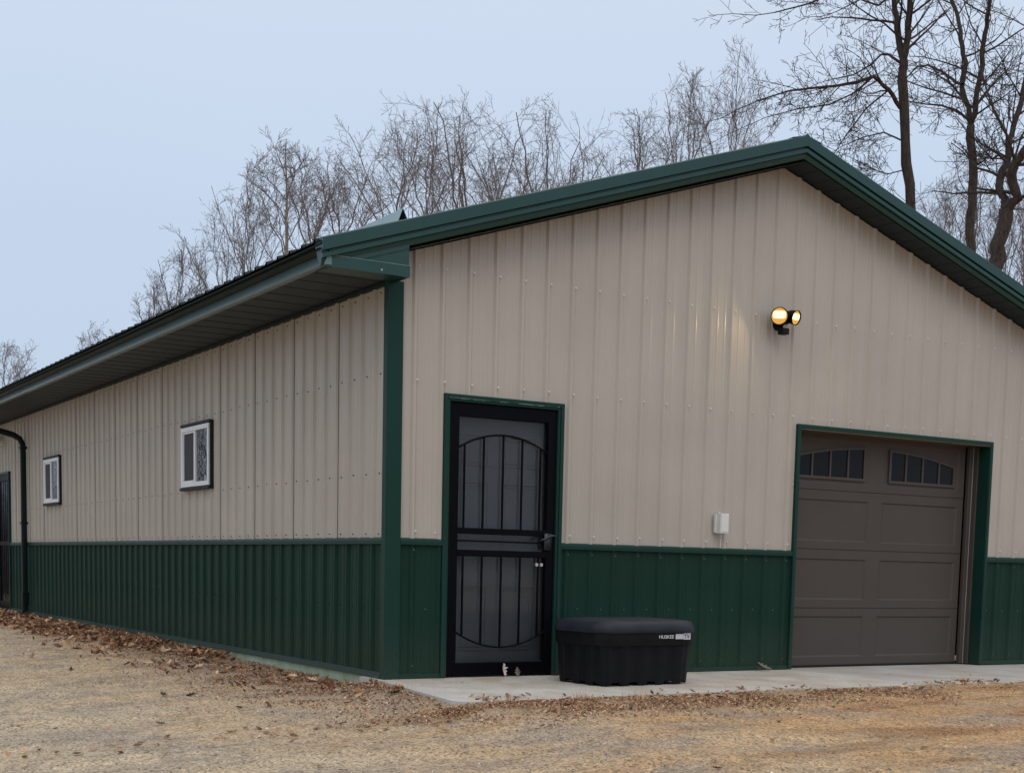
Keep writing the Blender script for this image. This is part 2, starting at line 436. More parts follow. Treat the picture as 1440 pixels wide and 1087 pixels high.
# long side wall
ps = rib_profile(0, L, SFIRST, (13.17, 14.1))
BD = (13.19, 14.08, -.1, 2.10)
m = MB(); siding(m, ps, sdw, ZW-.02, lambda s: ZE, (BD,))
k = 0
while .1384 + k*S < L-.1:
    y = .1384 + k*S
    for z in (1.075, 1.5165, 2.24, 2.82):
        if any(a-.02 < y < b+.02 and 1.5 < z < 2.23 for a, b in ((3.80, 4.85), (9.88, 10.92))): continue
        if 13.1 < y < 14.1 and z < 2.13: continue
        hexscrew(m, (-.001, y + rnd.uniform(-.004,.004), z + rnd.uniform(-.005,.005)), (-1,0,0), .0048)
    k += 1
m.build('long_wall_siding', [M['beige'], M['dark']], B)
for k in range(1, int(L/(4*S))):        # overlapping sheet edges every three feet
    y = k*4*S - .0285
    if any(a < y < b for a, b in ((3.80, 4.85), (9.88, 10.92), (13.1, 14.2))): continue
    m = MB(); m.box(-.0035, -.0005, y+.004, y+.0068, ZW+.012, ZE-.03); m.build('sheet_lap', M['lap'], B)
m = MB(); siding(m, ps, sdw, 0.01, lambda s: ZW-.02, (BD,))
k = 0
while .1384 + k*S < L-.1:
    y = .1384 + k*S
    if not 13.1 < y < 14.1:
        for z in (.95, .52, .10): hexscrew(m, (-.001, y + (.0 if z == .52 else .09), z), (-1,0,0), .005)
    k += 1
m.build('long_wall_wainscot', [M['green'], M['dark']], B)
# hidden walls (right and back) so the building is closed
m = MB(); m.face([(W,0,0),(W,L,0),(W,L,3.1),(W,0,3.1)]); m.build('right_wall_siding', M['beige'], B)
m = MB(); m.face([(0,L,0),(W,L,0),(W,L,3.05),(XC,L,4.25),(0,L,3.05)]); m.build('back_wall_siding', M['beige'], B)
# trims
def ztrim(segs, name, front=True):
    for a, b in segs:
        m = MB()
        prof = [(.0, .012), (.024, .006), (.030, -.010), (.030, -.038), (.022, -.041), (.0, -.041)]
        r0 = []; r1 = []
        for d, dz in prof:
            r0.append(fr(a, d, ZW+dz) if front else sdw(a, d, ZW+dz)); r1.append(fr(b, d, ZW+dz) if front else sdw(b, d, ZW+dz))
        m.loft([r0, r1], False, False, False); m.face(r0); m.face(r1); m.build(name, M['trim'], B)
ztrim([(.10, .45), (1.515, 3.94), (6.435, W)], 'wainscot_trim')
ztrim([(.036, 13.15), (14.12, L)], 'wainscot_trim', False)
for a, b in ((.10, .45), (1.515, 3.94), (6.435, W)):
    m = MB(); m.box(a, b, -.026, 0, .0, .016); m.box(a, b, -.022, 0, .016, .034); m.build('base_trim', M['trim'], B)
m = MB(); m.box(-.034, 0, .04, 13.15, .0, .02); m.box(-.026, 0, .04, 13.15, .02, .045); m.build('base_trim', M['rake'], B)
m = MB(); m.box(-.014, .03, -.005, L, -.16, -.001); m.box(-.018, -.0145, .02, .06, -.10, -.004)
m.build('skirt_board', M['skirt'], B)
m = MB()   # corner trim: two flat legs with hemmed edges
m.face([(-.030,-.030,-.012),(.098,-.030,-.012),(.098,-.030,ZE),(-.030,-.030,ZE)])
m.face([(-.030,-.030,-.012),(-.030,.032,-.012),(-.030,.032,ZE),(-.030,-.030,ZE)])
m.face([(.098,-.030,-.012),(.106,-.008,-.012),(.106,-.008,ZE),(.098,-.030,ZE)])
m.face([(-.030,.032,-.012),(-.008,.040,-.012),(-.008,.040,ZE),(-.030,.032,ZE)])
m.face([(-.030,-.030,-.012),(.098,-.030,-.012),(.106,-.008,-.012),(-.008,.040,-.012),(-.030,.032,-.012)])
o = m.build('corner_trim', M['trim'], B)
m = MB()
m.face([(W+.03,-.030,0),(W-.098,-.030,0),(W-.098,-.030,ZE),(W+.03,-.030,ZE)]); m.face([(W+.03,-.03,0),(W+.03,.12,0),(W+.03,.12,ZE),(W+.03,-.03,ZE)])
m.build('corner_trim', M['trim'], B)

# roof sheets
def roof_side(sg, name):
    m = MB(); pr = rib_profile(-.25, L+.27, .05)
    out = []
    for d in (0, XC + .665):
        out.append([(XC - sg*d, y, 4.448 - SL*d + dd*1.15) for y, dd in pr])
    m.loft([out[1], out[0]], False)
    und = [[(p[0], p[1], 4.40 - SL*abs(p[0]-XC)) for p in (r[0], r[-1])] for r in out]
    m.loft(und, False)
    return m.build(name, M['roof'], B)
roof_side(1, 'roof_sheet'); roof_side(-1, 'roof_sheet')
m = MB()
pr = [(-.16, -.052+.02), (-.03, .0), (0, .02), (.03, .0), (.16, -.052+.02)]
m.loft([[(XC+a, y, 4.455+dz) for a, dz in pr] for y in (-.276, L+.28)], False); m.build('ridge_cap', M['roof'], B)
# rake trim, both slopes, front and back
prof = [(-.12,.012),(-.272,.012),(-.283,.004),(-.281,-.078),(-.250,-.084),(-.250,-.094),(-.277,-.099),(-.275,-.128),(-.250,-.134),(-.250,-.140),(-.258,-.143),(-.243,-.174),(-.22,-.180)]
for nm, yy in (('rake_trim', lambda y: y),):
    for sg in (1, -1):
        m = MB(); rings = []
        for d in (XC+.645, 2.9, 0.) if sg == 1 else (XC+.645, 0.):
            rings.append([(XC - sg*d, yy(y), 4.456 - SL*d + dz) for y, dz in prof])
        m.loft(rings, False); m.face(rings[0]); m.build(nm, M['rake'], B)
        # sheet seams and rivets on the trim
for x in (1.6, 4.9):
    m = MB(); z = 4.456 - SL*abs(x-XC) - .115; hexscrew(m, (x, -.2755, z), (0,-1,0), .006, 0); m.build('trim_screw', M['screwg'], B)
# rake soffit with grooves
def soffit(name, along, n0, n1, fn, step=.10):
    m = MB(); pr = []
    s = n0
    while s < n1:
        pr += [(s, 0), (s+.001, .003), (s+.010, .003), (s+.014, 0)]; s += step
    pr = [(min(a, n1), b) for a, b in pr]
    m.loft([[fn(a, b, t) for a, b in pr] for t in along], False)
    return m.build(name, M['soffit'], B)
soffit('rake_soffit', (-.255, .0), 0, XC+.6, lambda s, g_, t: (XC - s, t, 4.456 - .187 - SL*s - g_ - (.008 if t < -.1 else 0)), .152)
soffit('rake_soffit', (-.255, .0), 0, XC+.6, lambda s, g_, t: (XC + s, t, 4.456 - .187 - SL*s - g_ - (.008 if t < -.1 else 0)), .152)
soffit('eave_soffit', (-.595, .0), -.24, L+.2, lambda s, g_, t: (t, s, ZE - g_), .305)
soffit('eave_soffit', (W, W+.6), -.24, L+.2, lambda s, g_, t: (t, s, ZE - g_), .305)
# F-channel where the soffits meet the walls
m = MB(); m.box(-.029, 0, .04, L, ZE-.030, ZE-.004); m.build('soffit_channel', M['soffit'], B)
# eave fascia, tilted lower face catching the sky and the dark drip flashing above it
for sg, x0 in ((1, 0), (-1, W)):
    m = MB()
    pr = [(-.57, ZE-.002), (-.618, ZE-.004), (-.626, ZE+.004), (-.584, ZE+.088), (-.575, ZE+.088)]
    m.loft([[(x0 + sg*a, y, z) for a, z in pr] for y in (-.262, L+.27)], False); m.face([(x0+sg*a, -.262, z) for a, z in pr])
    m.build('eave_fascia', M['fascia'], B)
    m = MB(); pr = [(-.575, ZE+.0885), (-.590, ZE+.090), (-.650, ZE+.128), (-.655, ZE+.135), (-.640, ZE+.142)]
    m.loft([[(x0 + sg*a, y, z) for a, z in pr] for y in (-.262, L+.27)], False); m.build('drip_flashing', M['roof'], B)
# boxed eave return at the front corners
for sg, x0 in ((1, 0), (-1, W)):
    X = lambda a: x0 + sg*a
    m = MB(); a0, a1 = -.60, .028
    zt = lambda a: 4.456 - SL*(XC - a) - .165
    for y0, y1, lo, hi in ((-.248, -.003, ZE-.002, None),):
        p = [(X(a0), y0, lo), (X(a1), y0, lo), (X(a1), y0, zt(a1)), (X(a0), y0, zt(a0))]
        q = [(a, y1, c) for a, _, c in p]
        m.face(p); m.face([p[1], q[1], q[2], p[2]]); m.face([p[0], q[0], q[1], p[1]])
    # lower band, a few mm proud, with its hem
    lo, hi = ZE-.012, ZE+.066
    p = [(X(a0), -.256, lo), (X(a1+.004), -.256, lo), (X(a1+.004), -.256, hi), (X(a0), -.256, hi)]
    m.face(p); m.face([p[1], (X(a1+.004), -.0, lo), (X(a1+.004), -.0, hi), p[2]]); m.face([p[3], p[2], (X(a1), -.249, hi+.004), (X(a0), -.249, hi+.004)]); m.face([p[0], p[1], (X(a1+.004), -.22, lo), (X(a0), -.22, lo)])
    hexscrew(m, (X(-.19), -.2565, ZE+.012), (0,-1,0), .006, 1)
    m.build('eave_return', [M['rake'], M['steel']], B)
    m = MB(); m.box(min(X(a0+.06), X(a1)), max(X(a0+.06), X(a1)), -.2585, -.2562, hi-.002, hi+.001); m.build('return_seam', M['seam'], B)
# long bent flashing standing on the roof above the left eave
m = MB()
gx = .087
zr = lambda x: 4.448 - SL*(XC-x) + .004
ap = 3.405
for s0, s1 in ((-.02, 7.0),):
    a = [(gx-.055, s0, zr(gx-.055)), (gx, s0, ap), (gx+.05, s0, zr(gx+.05)+.005)]
    b = [(gx-.055, s1, zr(gx-.055)), (gx, s1, ap), (gx+.05, s1, zr(gx+.05)+.005)]
    m.loft([a, b], False)
m.build('snow_guard', simple('galvanised_flashing', (.20, .30, .31), .3, metal=.6), B)
# downspout with elbow
m = MB()
pts = [(-.60, 12.02, 2.80), (-.56, 12.02, 2.70), (-.48, 12.02, 2.64), (-.34, 12.0, 2.61), (-.20, 11.98, 2.575), (-.11, 11.96, 2.52), (-.075, 11.95, 2.44), (-.07, 11.95, 2.3), (-.07, 11.95, .30), (-.07, 11.95, .16), (-.08, 11.945, .06), (-.10, 11.94, -.03)]
m.tube(pts, .05, sq=(.050, .040))
for z in (2.38, 1.3, .28):
    m.box(-.116, -.02, 11.892, 12.008, z, z+.035)
m.tube([(-.07, 11.95, .31), (-.07,11.95,.12)], .05, sq=(.060,.05))
m.build('downspout', simple('dark_green_downspout', (.005, .012, .010), .4, spec=.15), B)
# gutter length at the far end of the eave
# ------------------------------------------------------------------ side windows
def side_window(y0, y1, z0, z1):
    """y0 nearer the camera"""
    fo = MB()
    def ring(m, a0, a1, b0, b1, t, x0, x1):
        m.box(x0, x1, a0, a1, b1-t, b1); m.box(x0, x1, a0, a1, b0, b0+t); m.box(x0, x1, a0, a0+t, b0+t, b1-t); m.box(x0, x1, a1-t, a1, b0+t, b1-t)
    ring(fo, y0, y1, z0, z1, .022, -.034, -.001)
    fo.box(-.056, -.034, y0-.005, y1+.005, z0, z0+.028); fo.box(-.048, -.034, y0-.004, y1+.004, z1-.022, z1+.004)
    t = fo.build('window', M['wintrim'], B, bevel=.002)
    w_ = MB(); a0, a1, b0, b1 = y0+.020, y1-.010, z0+.034, z1-.030
    ring(w_, a0, a1, b0, b1, .045, -.048, -.01)
    w_.box(-.047, -.01, (a0+a1)/2-.022, (a0+a1)/2+.022, b0+.045, b1-.045)
    ring(w_, (a0+a1)/2+.0225, a1-.0455, b0+.046, b1-.046, .018, -.040, -.02)
    w_.build('window_frame', M['white'], t, bevel=.003)
    g1 = MB(); g1.box(-.030, -.026, a0+.044, (a0+a1)/2-.021, b0+.044, b1-.044); g1.build('window_pane', M['glass'], t)
    g2 = MB(); g2.box(-.029, -.025, (a0+a1)/2+.021, a1-.044, b0+.044, b1-.044); g2.build('window_screen', M['screen'], t)
side_window(3.84, 4.72, 1.535, 2.19)
side_window(9.92, 10.80, 1.535, 2.19)

# ------------------------------------------------------------------ security door on the gable wall
x0, x1, zt = .448, 1.512, 2.124
m = MB()
for a, b in ((x0, x0+.030), (x1-.030, x1)): m.box(a, b, -.034, .0, 0, zt)
m.box(x0+.030, x1-.030, -.034, .0, zt-.030, zt)
for a, b in ((x0+.030, x0+.052), (x1-.052, x1-.030)): m.box(a, b, -.024, .20, 0, zt-.030)
m.box(x0+.052, x1-.052, -.024, .20, zt-.052, zt-.030)
dt = m.build('door_trim', M['trim'], B, bevel=.003)
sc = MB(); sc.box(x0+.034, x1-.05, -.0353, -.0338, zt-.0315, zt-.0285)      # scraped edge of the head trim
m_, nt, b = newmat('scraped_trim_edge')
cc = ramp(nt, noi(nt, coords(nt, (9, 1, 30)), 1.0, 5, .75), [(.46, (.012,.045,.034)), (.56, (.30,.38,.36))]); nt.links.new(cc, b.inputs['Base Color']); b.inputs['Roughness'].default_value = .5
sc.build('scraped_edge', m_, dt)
D0, D1 = .502, 1.458
m = MB()
m.box(D0, .592, -.004, .050, .012, 2.068)          # stiles and rails of the black storm door
m.box(1.385, D1, -.004, .050, .012, 2.068)
m.box(.592, 1.385, -.004, .050, 1.972, 2.068)
m.box(.592, 1.385, -.004, .050, .012, .108)
m.box(.592, 1.385, -.006, .050, 1.092, 1.138); m.box(.592, 1.385, -.006, .050, .922, .972)
m.box(.592, 1.385, .004, .03, 1.034, 1.046)
m.box(D0-.0, D0+.018, -.012, .0, .02, 2.06); m.box(.592, 1.385, .0, .012, 1.972, 1.985)
sdoor = m.build('security_door', M['black'], B, bevel=.003)
sdoor['label'] = 'black steel security storm door with arched bar grille over glass'
m = MB()
xm = .989; hw = .397
def arch(z_end, z_mid, n=24): return [(xm + hw*t, .008, z_end + (z_mid-z_end)*(1-t*t)) for t in [-1 + 2*i/n for i in range(n+1)]]
m.tube(arch(1.735, 1.85), .0075, 8); m.tube(arch(.345, .225), .0075, 8)
for bx in (.645, .812, .984, 1.155, 1.322):
    t = (bx-xm)/hw
    m.box(bx-.0065, bx+.0065, .002, .015, 1.138, 1.735+.115*(1-t*t)); m.box(bx-.0065, bx+.0065, .002, .015, .345-.12*(1-t*t), .922)
m.build('bar_grille', M['black'], sdoor)
m = MB(); m.box(.592, 1.385, .034, .038, .108, 1.972); m.build('glass', M['storm'], sdoor)
m = MB(); m.box(.592, 1.385, .018, .033, .104, .116); 
m.build('glass_stop', M['handle'], sdoor)
m = MB()                                # panelled inner door behind the glass
m.box(.53, 1.44, .132, .17, 0, 2.06)
for a, b in ((.62, .93), (1.05, 1.36)):
    for c, d in ((1.62, 1.86), (.86, 1.50), (.20, .70)):
        for e in (0, .025):
            t = .014
            m.box(a+e, b-e, .114+e*.2, .132, d-e-t, d-e); m.box(a+e, b-e, .114+e*.2, .132, c+e, c+e+t); m.box(a+e, a+e+t, .124+e*.1, .132, c+e+t, d-e-t); m.box(b-e-t, b-e, .124+e*.1, .132, c+e+t, d-e-t)
m.build('inner_door', M['innerdoor'], sdoor)
m = MB()
m.box(1.362, 1.425, -.020, -.004, .985, 1.115)
m.tube([(1.385, -.03, 1.085), (1.385, -.058, 1.087)], .012, 10)
m.tube([(1.44, -.056, 1.098), (1.40, -.062, 1.098), (1.365, -.062, 1.088), (1.335, -.060, 1.068), (1.30, -.056, 1.060)], [.006,.011,.012,.010,.006], 10)
m.build('handle', M['handle'], sdoor, smooth=True)
for kx in (1.305, 1.348):
    m = MB(); m.tube([(kx, .034, .87), (kx, -.002, .87)], [.010, .014], 12); m.build('lock_knob', M['steel'], sdoor)
for z in (.33, 1.03, 1.75):
    m = MB(); m.tube([(D0+.004, -.014, z-.05), (D0+.004, -.014, z+.05)], .009, 8); m.build('hinge', M['black'], sdoor)

# ------------------------------------------------------------------ overhead garage door
ZG = 2.143
m = MB()
m.box(3.938, 3.972, -.034, .0, 0, ZG); m.box(6.403, 6.437, -.034, .0, 0, ZG); m.box(3.972, 6.403, -.034, .0, ZG-.034, ZG)
m.box(3.972, 3.978, -.030, .24, 0, ZG-.034); m.box(6.397, 6.403, -.030, .24, 0, ZG-.034)
m.build('garage_door_trim', M['trim'], B, bevel=.002)
m = MB(); m.box(3.978, 6.397, .0, .30, ZG-.040, ZG-.034); m.box(3.978, 6.397, -.028, .0, ZG-.046, ZG-.034)
m.build('door_header', M['header'], B)
m = MB()
GX0, GX1, GM, GY = 3.978, 6.315, 5.137, .200
def recess_section(m, xa, xb, za, zb, rects, y=GY, dep=.010, bev=.007):
    X = sorted({xa, xb} | {r[0] for r in rects} | {r[1] for r in rects}); Z = sorted({za, zb} | {r[2] for r in rects} | {r[3] for r in rects})
    for i in range(len(X)-1):
        for j in range(len(Z)-1):
            cx, cz = (X[i]+X[i+1])/2, (Z[j]+Z[j+1])/2
            if any(r[0] < cx < r[1] and r[2] < cz < r[3] for r in rects): continue
            m.face([(X[i],y,Z[j]),(X[i+1],y,Z[j]),(X[i+1],y,Z[j+1]),(X[i],y,Z[j+1])])
    for a, b, c, d in rects:
        o = [(a,c),(b,c),(b,d),(a,d)]; bx_ = .022; n = [(a+bx_,c+bev*2.1),(b-bx_,c+bev*2.1),(b-bx_,d-bev*1.6),(a+bx_,d-bev*1.6)]
        #n2 = [(a+2.2*bev,c+2.2*bev),(b-2.2*bev,c+2.2*bev),(b-2.2*bev,d-2.2*bev),(a+2.2*bev,d-2.2*bev)]
        for q in range(4):
            k = (q+1) % 4
            m.face([(o[q][0],y,o[q][1]),(o[k][0],y,o[k][1]),(n[k][0],y+dep,n[k][1]),(n[q][0],y+dep,n[q][1])])
        m.face([(p[0],y+dep,p[1]) for p in n])
pl_, pr_ = (4.04, 5.05), (5.224, 6.235)
for za, zb, c, d in ((.012, .533, .085, .46), (.539, 1.068, .612, .985), (1.074, 1.603, 1.144, 1.52)):
    recess_section(m, GX0, GX1, za, zb, [(*pl_, c, d), (*pr_, c, d)])
recess_section(m, GX0, GX1, 1.609, 2.13, [(*pl_, 1.668, 2.06), (*pr_, 1.668, 2.06)], dep=.005)
for z in (.536, 1.071, 1.606): m.face([(GX0,GY+.008,z-.004),(GX1,GY+.008,z-.004),(GX1,GY+.008,z+.004),(GX0,GY+.008,z+.004)])
gd = m.build('garage_door', M['garage'], B); gd['label'] = 'brown sectional overhead garage door with two arched rows of panes'
for bb in ((6.330, 6.372, .155, .195, 0, 2.10), (6.3775, 6.3965, .10, .195, 0, 2.10), (3.9785, 4.0, .155, .195, 0, 2.10)):
    m = MB(); m.box(*bb); m.build('weather_stop', M['garage'], gd, bevel=.004)
m = MB(); m.box(6.3722, 6.3772, .150, .155, 0, 2.10); m.build('weather_lip', simple('grey_vinyl_lip', (.34, .33, .31), .5), gd)
m = MB(); m.box(GX0, 6.33, .190, .215, -.006, .0115); m.build('bottom_seal', M['dark'], gd)
zb0 = 1.728
ztop = lambda x: 1.995 - .118*((x-GM)/1.05)**2
def arched(xa, xb, nm):
    f = MB(); n = 16; t = .020
    xi = [xa + (xb-xa)*i/n for i in range(n+1)]
    def strip(lo, hi, y0=GY-.014, y1=GY+.006):
        r = [[(x, y0, lo(x)), (x, y0, hi(x)), (x, y1, hi(x)), (x, y1, lo(x))] for x in xi]
        f.loft(r, True, True, True)
    strip(lambda x: ztop(x), lambda x: ztop(x)+t); strip(lambda x: zb0-t-.004, lambda x: zb0)
    for i in range(5):
        c = xa + (xb-xa)*i/4; hw_ = .010 if 0 < i < 4 else .014
        c = min(max(c, xa+hw_), xb-hw_)
        f.box(c-hw_, c+hw_, GY-.013, GY+.004, zb0+.0005, ztop(c)-.0005)
    wf = f.build('door_window', M['garage'], gd)
    p = MB(); r = [[(x, GY-.002, zb0-.001), (x, GY-.002, ztop(x)+.001)] for x in xi]; p.loft(r, False)
    p.build('door_window_pane', M['gglass'], gd)
arched(4.10, 4.985, 'l'); arched(5.285, 6.172, 'r')

# ------------------------------------------------------------------ glazed door at the far end of the long wall
m = MB()
y0, y1, zt = 13.17, 14.10, 2.12
for a, b in ((y0, y0+.035), (y1-.035, y1)): m.box(-.036, 0, a, b, 0, zt)
m.box(-.036, 0, y0+.035, y1-.035, zt-.035, zt)
m.build('far_door_trim', M['trim'], B)
m = MB()
m.box(-.02, .03, y0+.035, y0+.12, .01, zt-.035); m.box(-.02, .03, y1-.12, y1-.035, .01, zt-.035); m.box(-.02, .03, y0+.12, y1-.12, zt-.13, zt-.035); m.box(-.02, .03, y0+.12, y1-.12, .01, .13); m.box(-.02, .03, y0+.12, y1-.12, 1.0, 1.06)
for yy in (13.42, 13.57, 13.72, 13.87): m.box(-.012, -.002, yy-.007, yy+.007, .13, zt-.13)
fd = m.build('far_door', M['black'], B)
m = MB(); m.box(.0, .004, y0+.12, y1-.12, .13, zt-.13); m.build('glass', M['glass'], fd)
m = MB(); m.box(-.09, .0, 13.1, 14.2, -.09, .0); m.build('door_sill', M['slab'], B)

# ------------------------------------------------------------------ things on the walls
def oval(cx, cz, rx, rz, y, n=20): return [(cx + rx*math.cos(2*math.pi*i/n), y, cz + rz*math.sin(2*math.pi*i/n)) for i in range(n)]
# twin floodlight, lit
FL = empty('floodlight', (3.66, -.02, 2.96)); tag(FL, 'lit twin-head security floodlight with warm glowing lamps high on the gable wall', 'floodlight')
def rel(o, parent):
    o.matrix_parent_inverse = Matrix.Translation(parent.location).inverted(); return o
m = MB(); m.tube([(3.66,-.019,2.955),(3.66,-.045,2.955)], [.05,.048], 16)
m.tube([(3.66,-.045,2.955),(3.66,-.10,2.962)], .020, 10); rel(m.build('mounting_plate', M['blackpl'], FL), FL)
m = MB(); m.tube([(3.66,-.06,2.955),(3.65,-.10,2.90)], .012, 8); m.box(3.615,3.685,-.15,-.08,2.862,2.912)
rel(m.build('motion_sensor', M['blackpl'], FL, bevel=.006), FL)
m = MB(); m.tube([(3.59,-.08,2.985),(3.62,-.085,2.962),(3.66,-.09,2.958),(3.71,-.085,2.965),(3.75,-.08,2.99)], .011, 8)
rel(m.build('lamp_arm', M['blackpl'], FL), FL)
def head(c, d, k):
    c = Vector(c); d = Vector(d).normalized(); a = d.cross(Vector((0,0,1))).normalized(); b = a.cross(d)
    def rg(r, h, n=24, sx=1, sz=1): return [c + d*h + a*math.cos(2*math.pi*i/n)*r*k + b*math.sin(2*math.pi*i/n)*r*k for i in range(n)]
    m = MB(); m.loft([rg(.03,-.11), rg(.055,-.10), rg(.078,-.05), rg(.084,0), rg(.088,.012), rg(.080,.012), rg(.078,.0)], True, True, False)
    h = m.build('lamp_head', M['blackpl'], FL, smooth=True); rel(h, FL)
    m = MB(); m.loft([rg(.078,.002), rg(.06,-.02), rg(.03,-.032)], True, False, True); q = m.build('reflector', M['reflector'], h, smooth=True); q.matrix_parent_inverse = Matrix.Translation(FL.location).inverted() @ Matrix.Identity(4); 
    q.matrix_parent_inverse = h.matrix_parent_inverse.copy() @ Matrix.Identity(4)
    q.matrix_parent_inverse = Matrix.Identity(4)
    m = MB()
    def rr(hx, hz, h_): 
        out = []
        for i in range(24):
            t = 2*math.pi*i/24; cx_, sz_ = math.cos(t), math.sin(t)
            out.append(c + d*h_ + a*k*hx*math.copysign(abs(cx_)**.45, cx_) + b*k*(hz*math.copysign(abs(sz_)**.45, sz_) + .012))
        return out
    m.loft([rr(.064,.036,-.002), rr(.062,.034,.008), rr(.05,.026,.012)], True, False, True)
    q = m.build('lamp_lens', M['lens'], h, smooth=True)
    ld = bpy.data.lights.new('flood_lamp', 'AREA'); ld.shape = 'RECTANGLE'; ld.size = .12; ld.size_y = .07; ld.energy = 5.5; ld.color = (1, .72, .40)
    lo = bpy.data.objects.new('flood_lamp', ld); COL.objects.link(lo); lo.location = c + d*.02; lo.rotation_euler = (-d).to_track_quat('Z','Y').to_euler(); lo.parent = FL; rel(lo, FL)
head((3.575,-.14,3.005), (-.50,-.83,-.25), .85)
head((3.755,-.14,3.010), (.22,-.94,-.25), .72)
# utility box
U = MB(); U.box(3.045, 3.075, -.045, -.019, 1.175, 1.325); U.box(3.058, 3.148, -.095, -.022, 1.168, 1.335)
U.box(3.064, 3.142, -.100, -.095, 1.176, 1.327); U.tube([(3.072,-.055,1.335),(3.072,-.055,1.345)], .012, 8); U.tube([(3.125,-.03,1.17),(3.125,-.02,1.05),(3.126,-.022,1.045)], .004, 6)
U.box(3.085, 3.125, -.103, -.100, 1.186, 1.193)
tag(U.build('junction_box', M['offwhite'], bevel=.004), 'small white outdoor electrical junction box on tan siding left of the garage door', 'junction box')
# white wall lantern at the far end below the eave
U = MB(); U.tube([(-.0,13.60,2.60),(-.10,13.60,2.60)], [.07,.07], 16); U.tube([(-.10,13.60,2.62),(-.13,13.60,2.58)], [.085,.06], 16); U.tube([(-.09,13.70,2.60),(-.2,13.75,2.58)], [.03,.06], 12); U.tube([(-.09,13.51,2.60),(-.2,13.45,2.58)], [.03,.06], 12)
tag(U.build('wall_lamp', M['offwhite']), 'unlit white wall lamp under the eave beyond the downspout', 'wall lamp')

# ------------------------------------------------------------------ black storage box
BX = empty('storage_box', (1.64, -.74, 0)); tag(BX, 'black plastic storage box with a domed lid, right of the security door', 'storage box')
BX.rotation_euler = (0, 0, R(3.5))
def rrect(hx, hy, r, n=160):
    """points of a rounded rectangle at equal arc steps, with outward normals"""
    per = 4*(hx-r) + 4*(hy-r) + 2*math.pi*r; out = []
    segs = [('l', (hx, -(hy-r)), (0,1), 2*(hy-r), (1,0)), ('c', (hx-r, hy-r), 0), ('l', (hx-r, hy), (-1,0), 2*(hx-r), (0,1)), ('c', (-(hx-r), hy-r), 90),
            ('l', (-hx, hy-r), (0,-1), 2*(hy-r), (-1,0)), ('c', (-(hx-r), -(hy-r)), 180), ('l', (-(hx-r), -hy), (1,0), 2*(hx-r), (0,-1)), ('c', (hx-r, -(hy-r)), 270)]
    for i in range(n):
        s = per*i/n
        for sg in segs:
            ln = sg[3] if sg[0] == 'l' else math.pi*r/2
            if s <= ln + 1e-9:
                if sg[0] == 'l': out.append((sg[1][0]+sg[2][0]*s, sg[1][1]+sg[2][1]*s, *sg[4]))
                else:
                    t = R(sg[2]) + s/r; out.append((sg[1][0]+r*math.cos(t), sg[1][1]+r*math.sin(t), math.cos(t), math.sin(t)))
                break
            s -= ln
    return out
m = MB(); rings = []
for z, k, fl in ((.0, .0, 1), (.03, .004, 1), (.10, .008, 1), (.22, .014, 1), (.295, .018, 1), (.305, .018, .2)):
    ring = []
    for i, (px, py, nx_, ny_) in enumerate(rrect(.415+k, .285+k, .07)):
        c = math.cos(2*math.pi*i/160*16); f_ = (max(-1, min(1, c*2.2))*.0055)*fl
        zz = z if z > .01 else (.0 if c > -.2 else .022)
        ring.append((px+nx_*f_, py+ny_*f_, zz))
    rings.append(ring)
m.loft(rings, True, True, False)
m.build('bin_body', M['blackpl'], BX)
m = MB(); rings = []
for z, k in ((.292, .020), (.294, .040), (.345, .046), (.388, .046), (.391, .030)):
    rings.append([(px+nx_*k, py+ny_*k, z) for px, py, nx_, ny_ in rrect(.415, .285, .07)])
m.loft(rings); m.build('bin_rim', M['blackpl'], BX)
m = MB(); rings = []
for z, k in ((.386, .046), (.388, .058), (.404, .062), (.435, .058), (.455, .045), (.466, .018), (.476, -.03), (.483, -.10), (.487, -.18)):
    rings.append([((px+nx_*k, py+ny_*k, z) if k > .03 else (px*(1.0+(k+.02)/.47), py*(1.0+(k+.02)/.34), z)) for px, py, nx_, ny_ in rrect(.415, .285, .085)])
m.loft(rings, True, False, True)
m.build('bin_lid', M['lidpl'], BX, smooth=True)
m = MB()
m.box(.225, .300, -.3335, -.3318, .340, .378); m.box(.302, .372, -.3340, -.3318, .336, .384)
st = m.build('sticker', simple('silver_sticker', (.5,.5,.52), .4, var=.1), BX)
def textmesh(s, size, name, mat, parent, loc, rot, squash=1):
    cu = bpy.data.curves.new(name, 'FONT'); cu.body = s; cu.size = size; cu.extrude = .0006; cu.align_x = 'LEFT'
    o = bpy.data.objects.new(name, cu); COL.objects.link(o)
    dg = bpy.context.evaluated_depsgraph_get(); me = bpy.data.meshes.new_from_object(o.evaluated_get(dg)); COL.objects.unlink(o); bpy.data.objects.remove(o)
    me.materials.clear(); me.materials.append(mat)
    q = bpy.data.objects.new(name, me); COL.objects.link(q); q.parent = parent; q.location = loc; q.rotation_euler = rot; q.scale = (squash, 1, 1)
    return q
textmesh('HUSKEE', .036, 'sticker_lettering', M['white'], BX, (.062, -.3335, .346), (R(90), 0, 0), 1.15)
textmesh('TV', .046, 'sticker_lettering', M['blackpl'], BX, (.306, -.3346, .343), (R(90), 0, 0), 1.0)

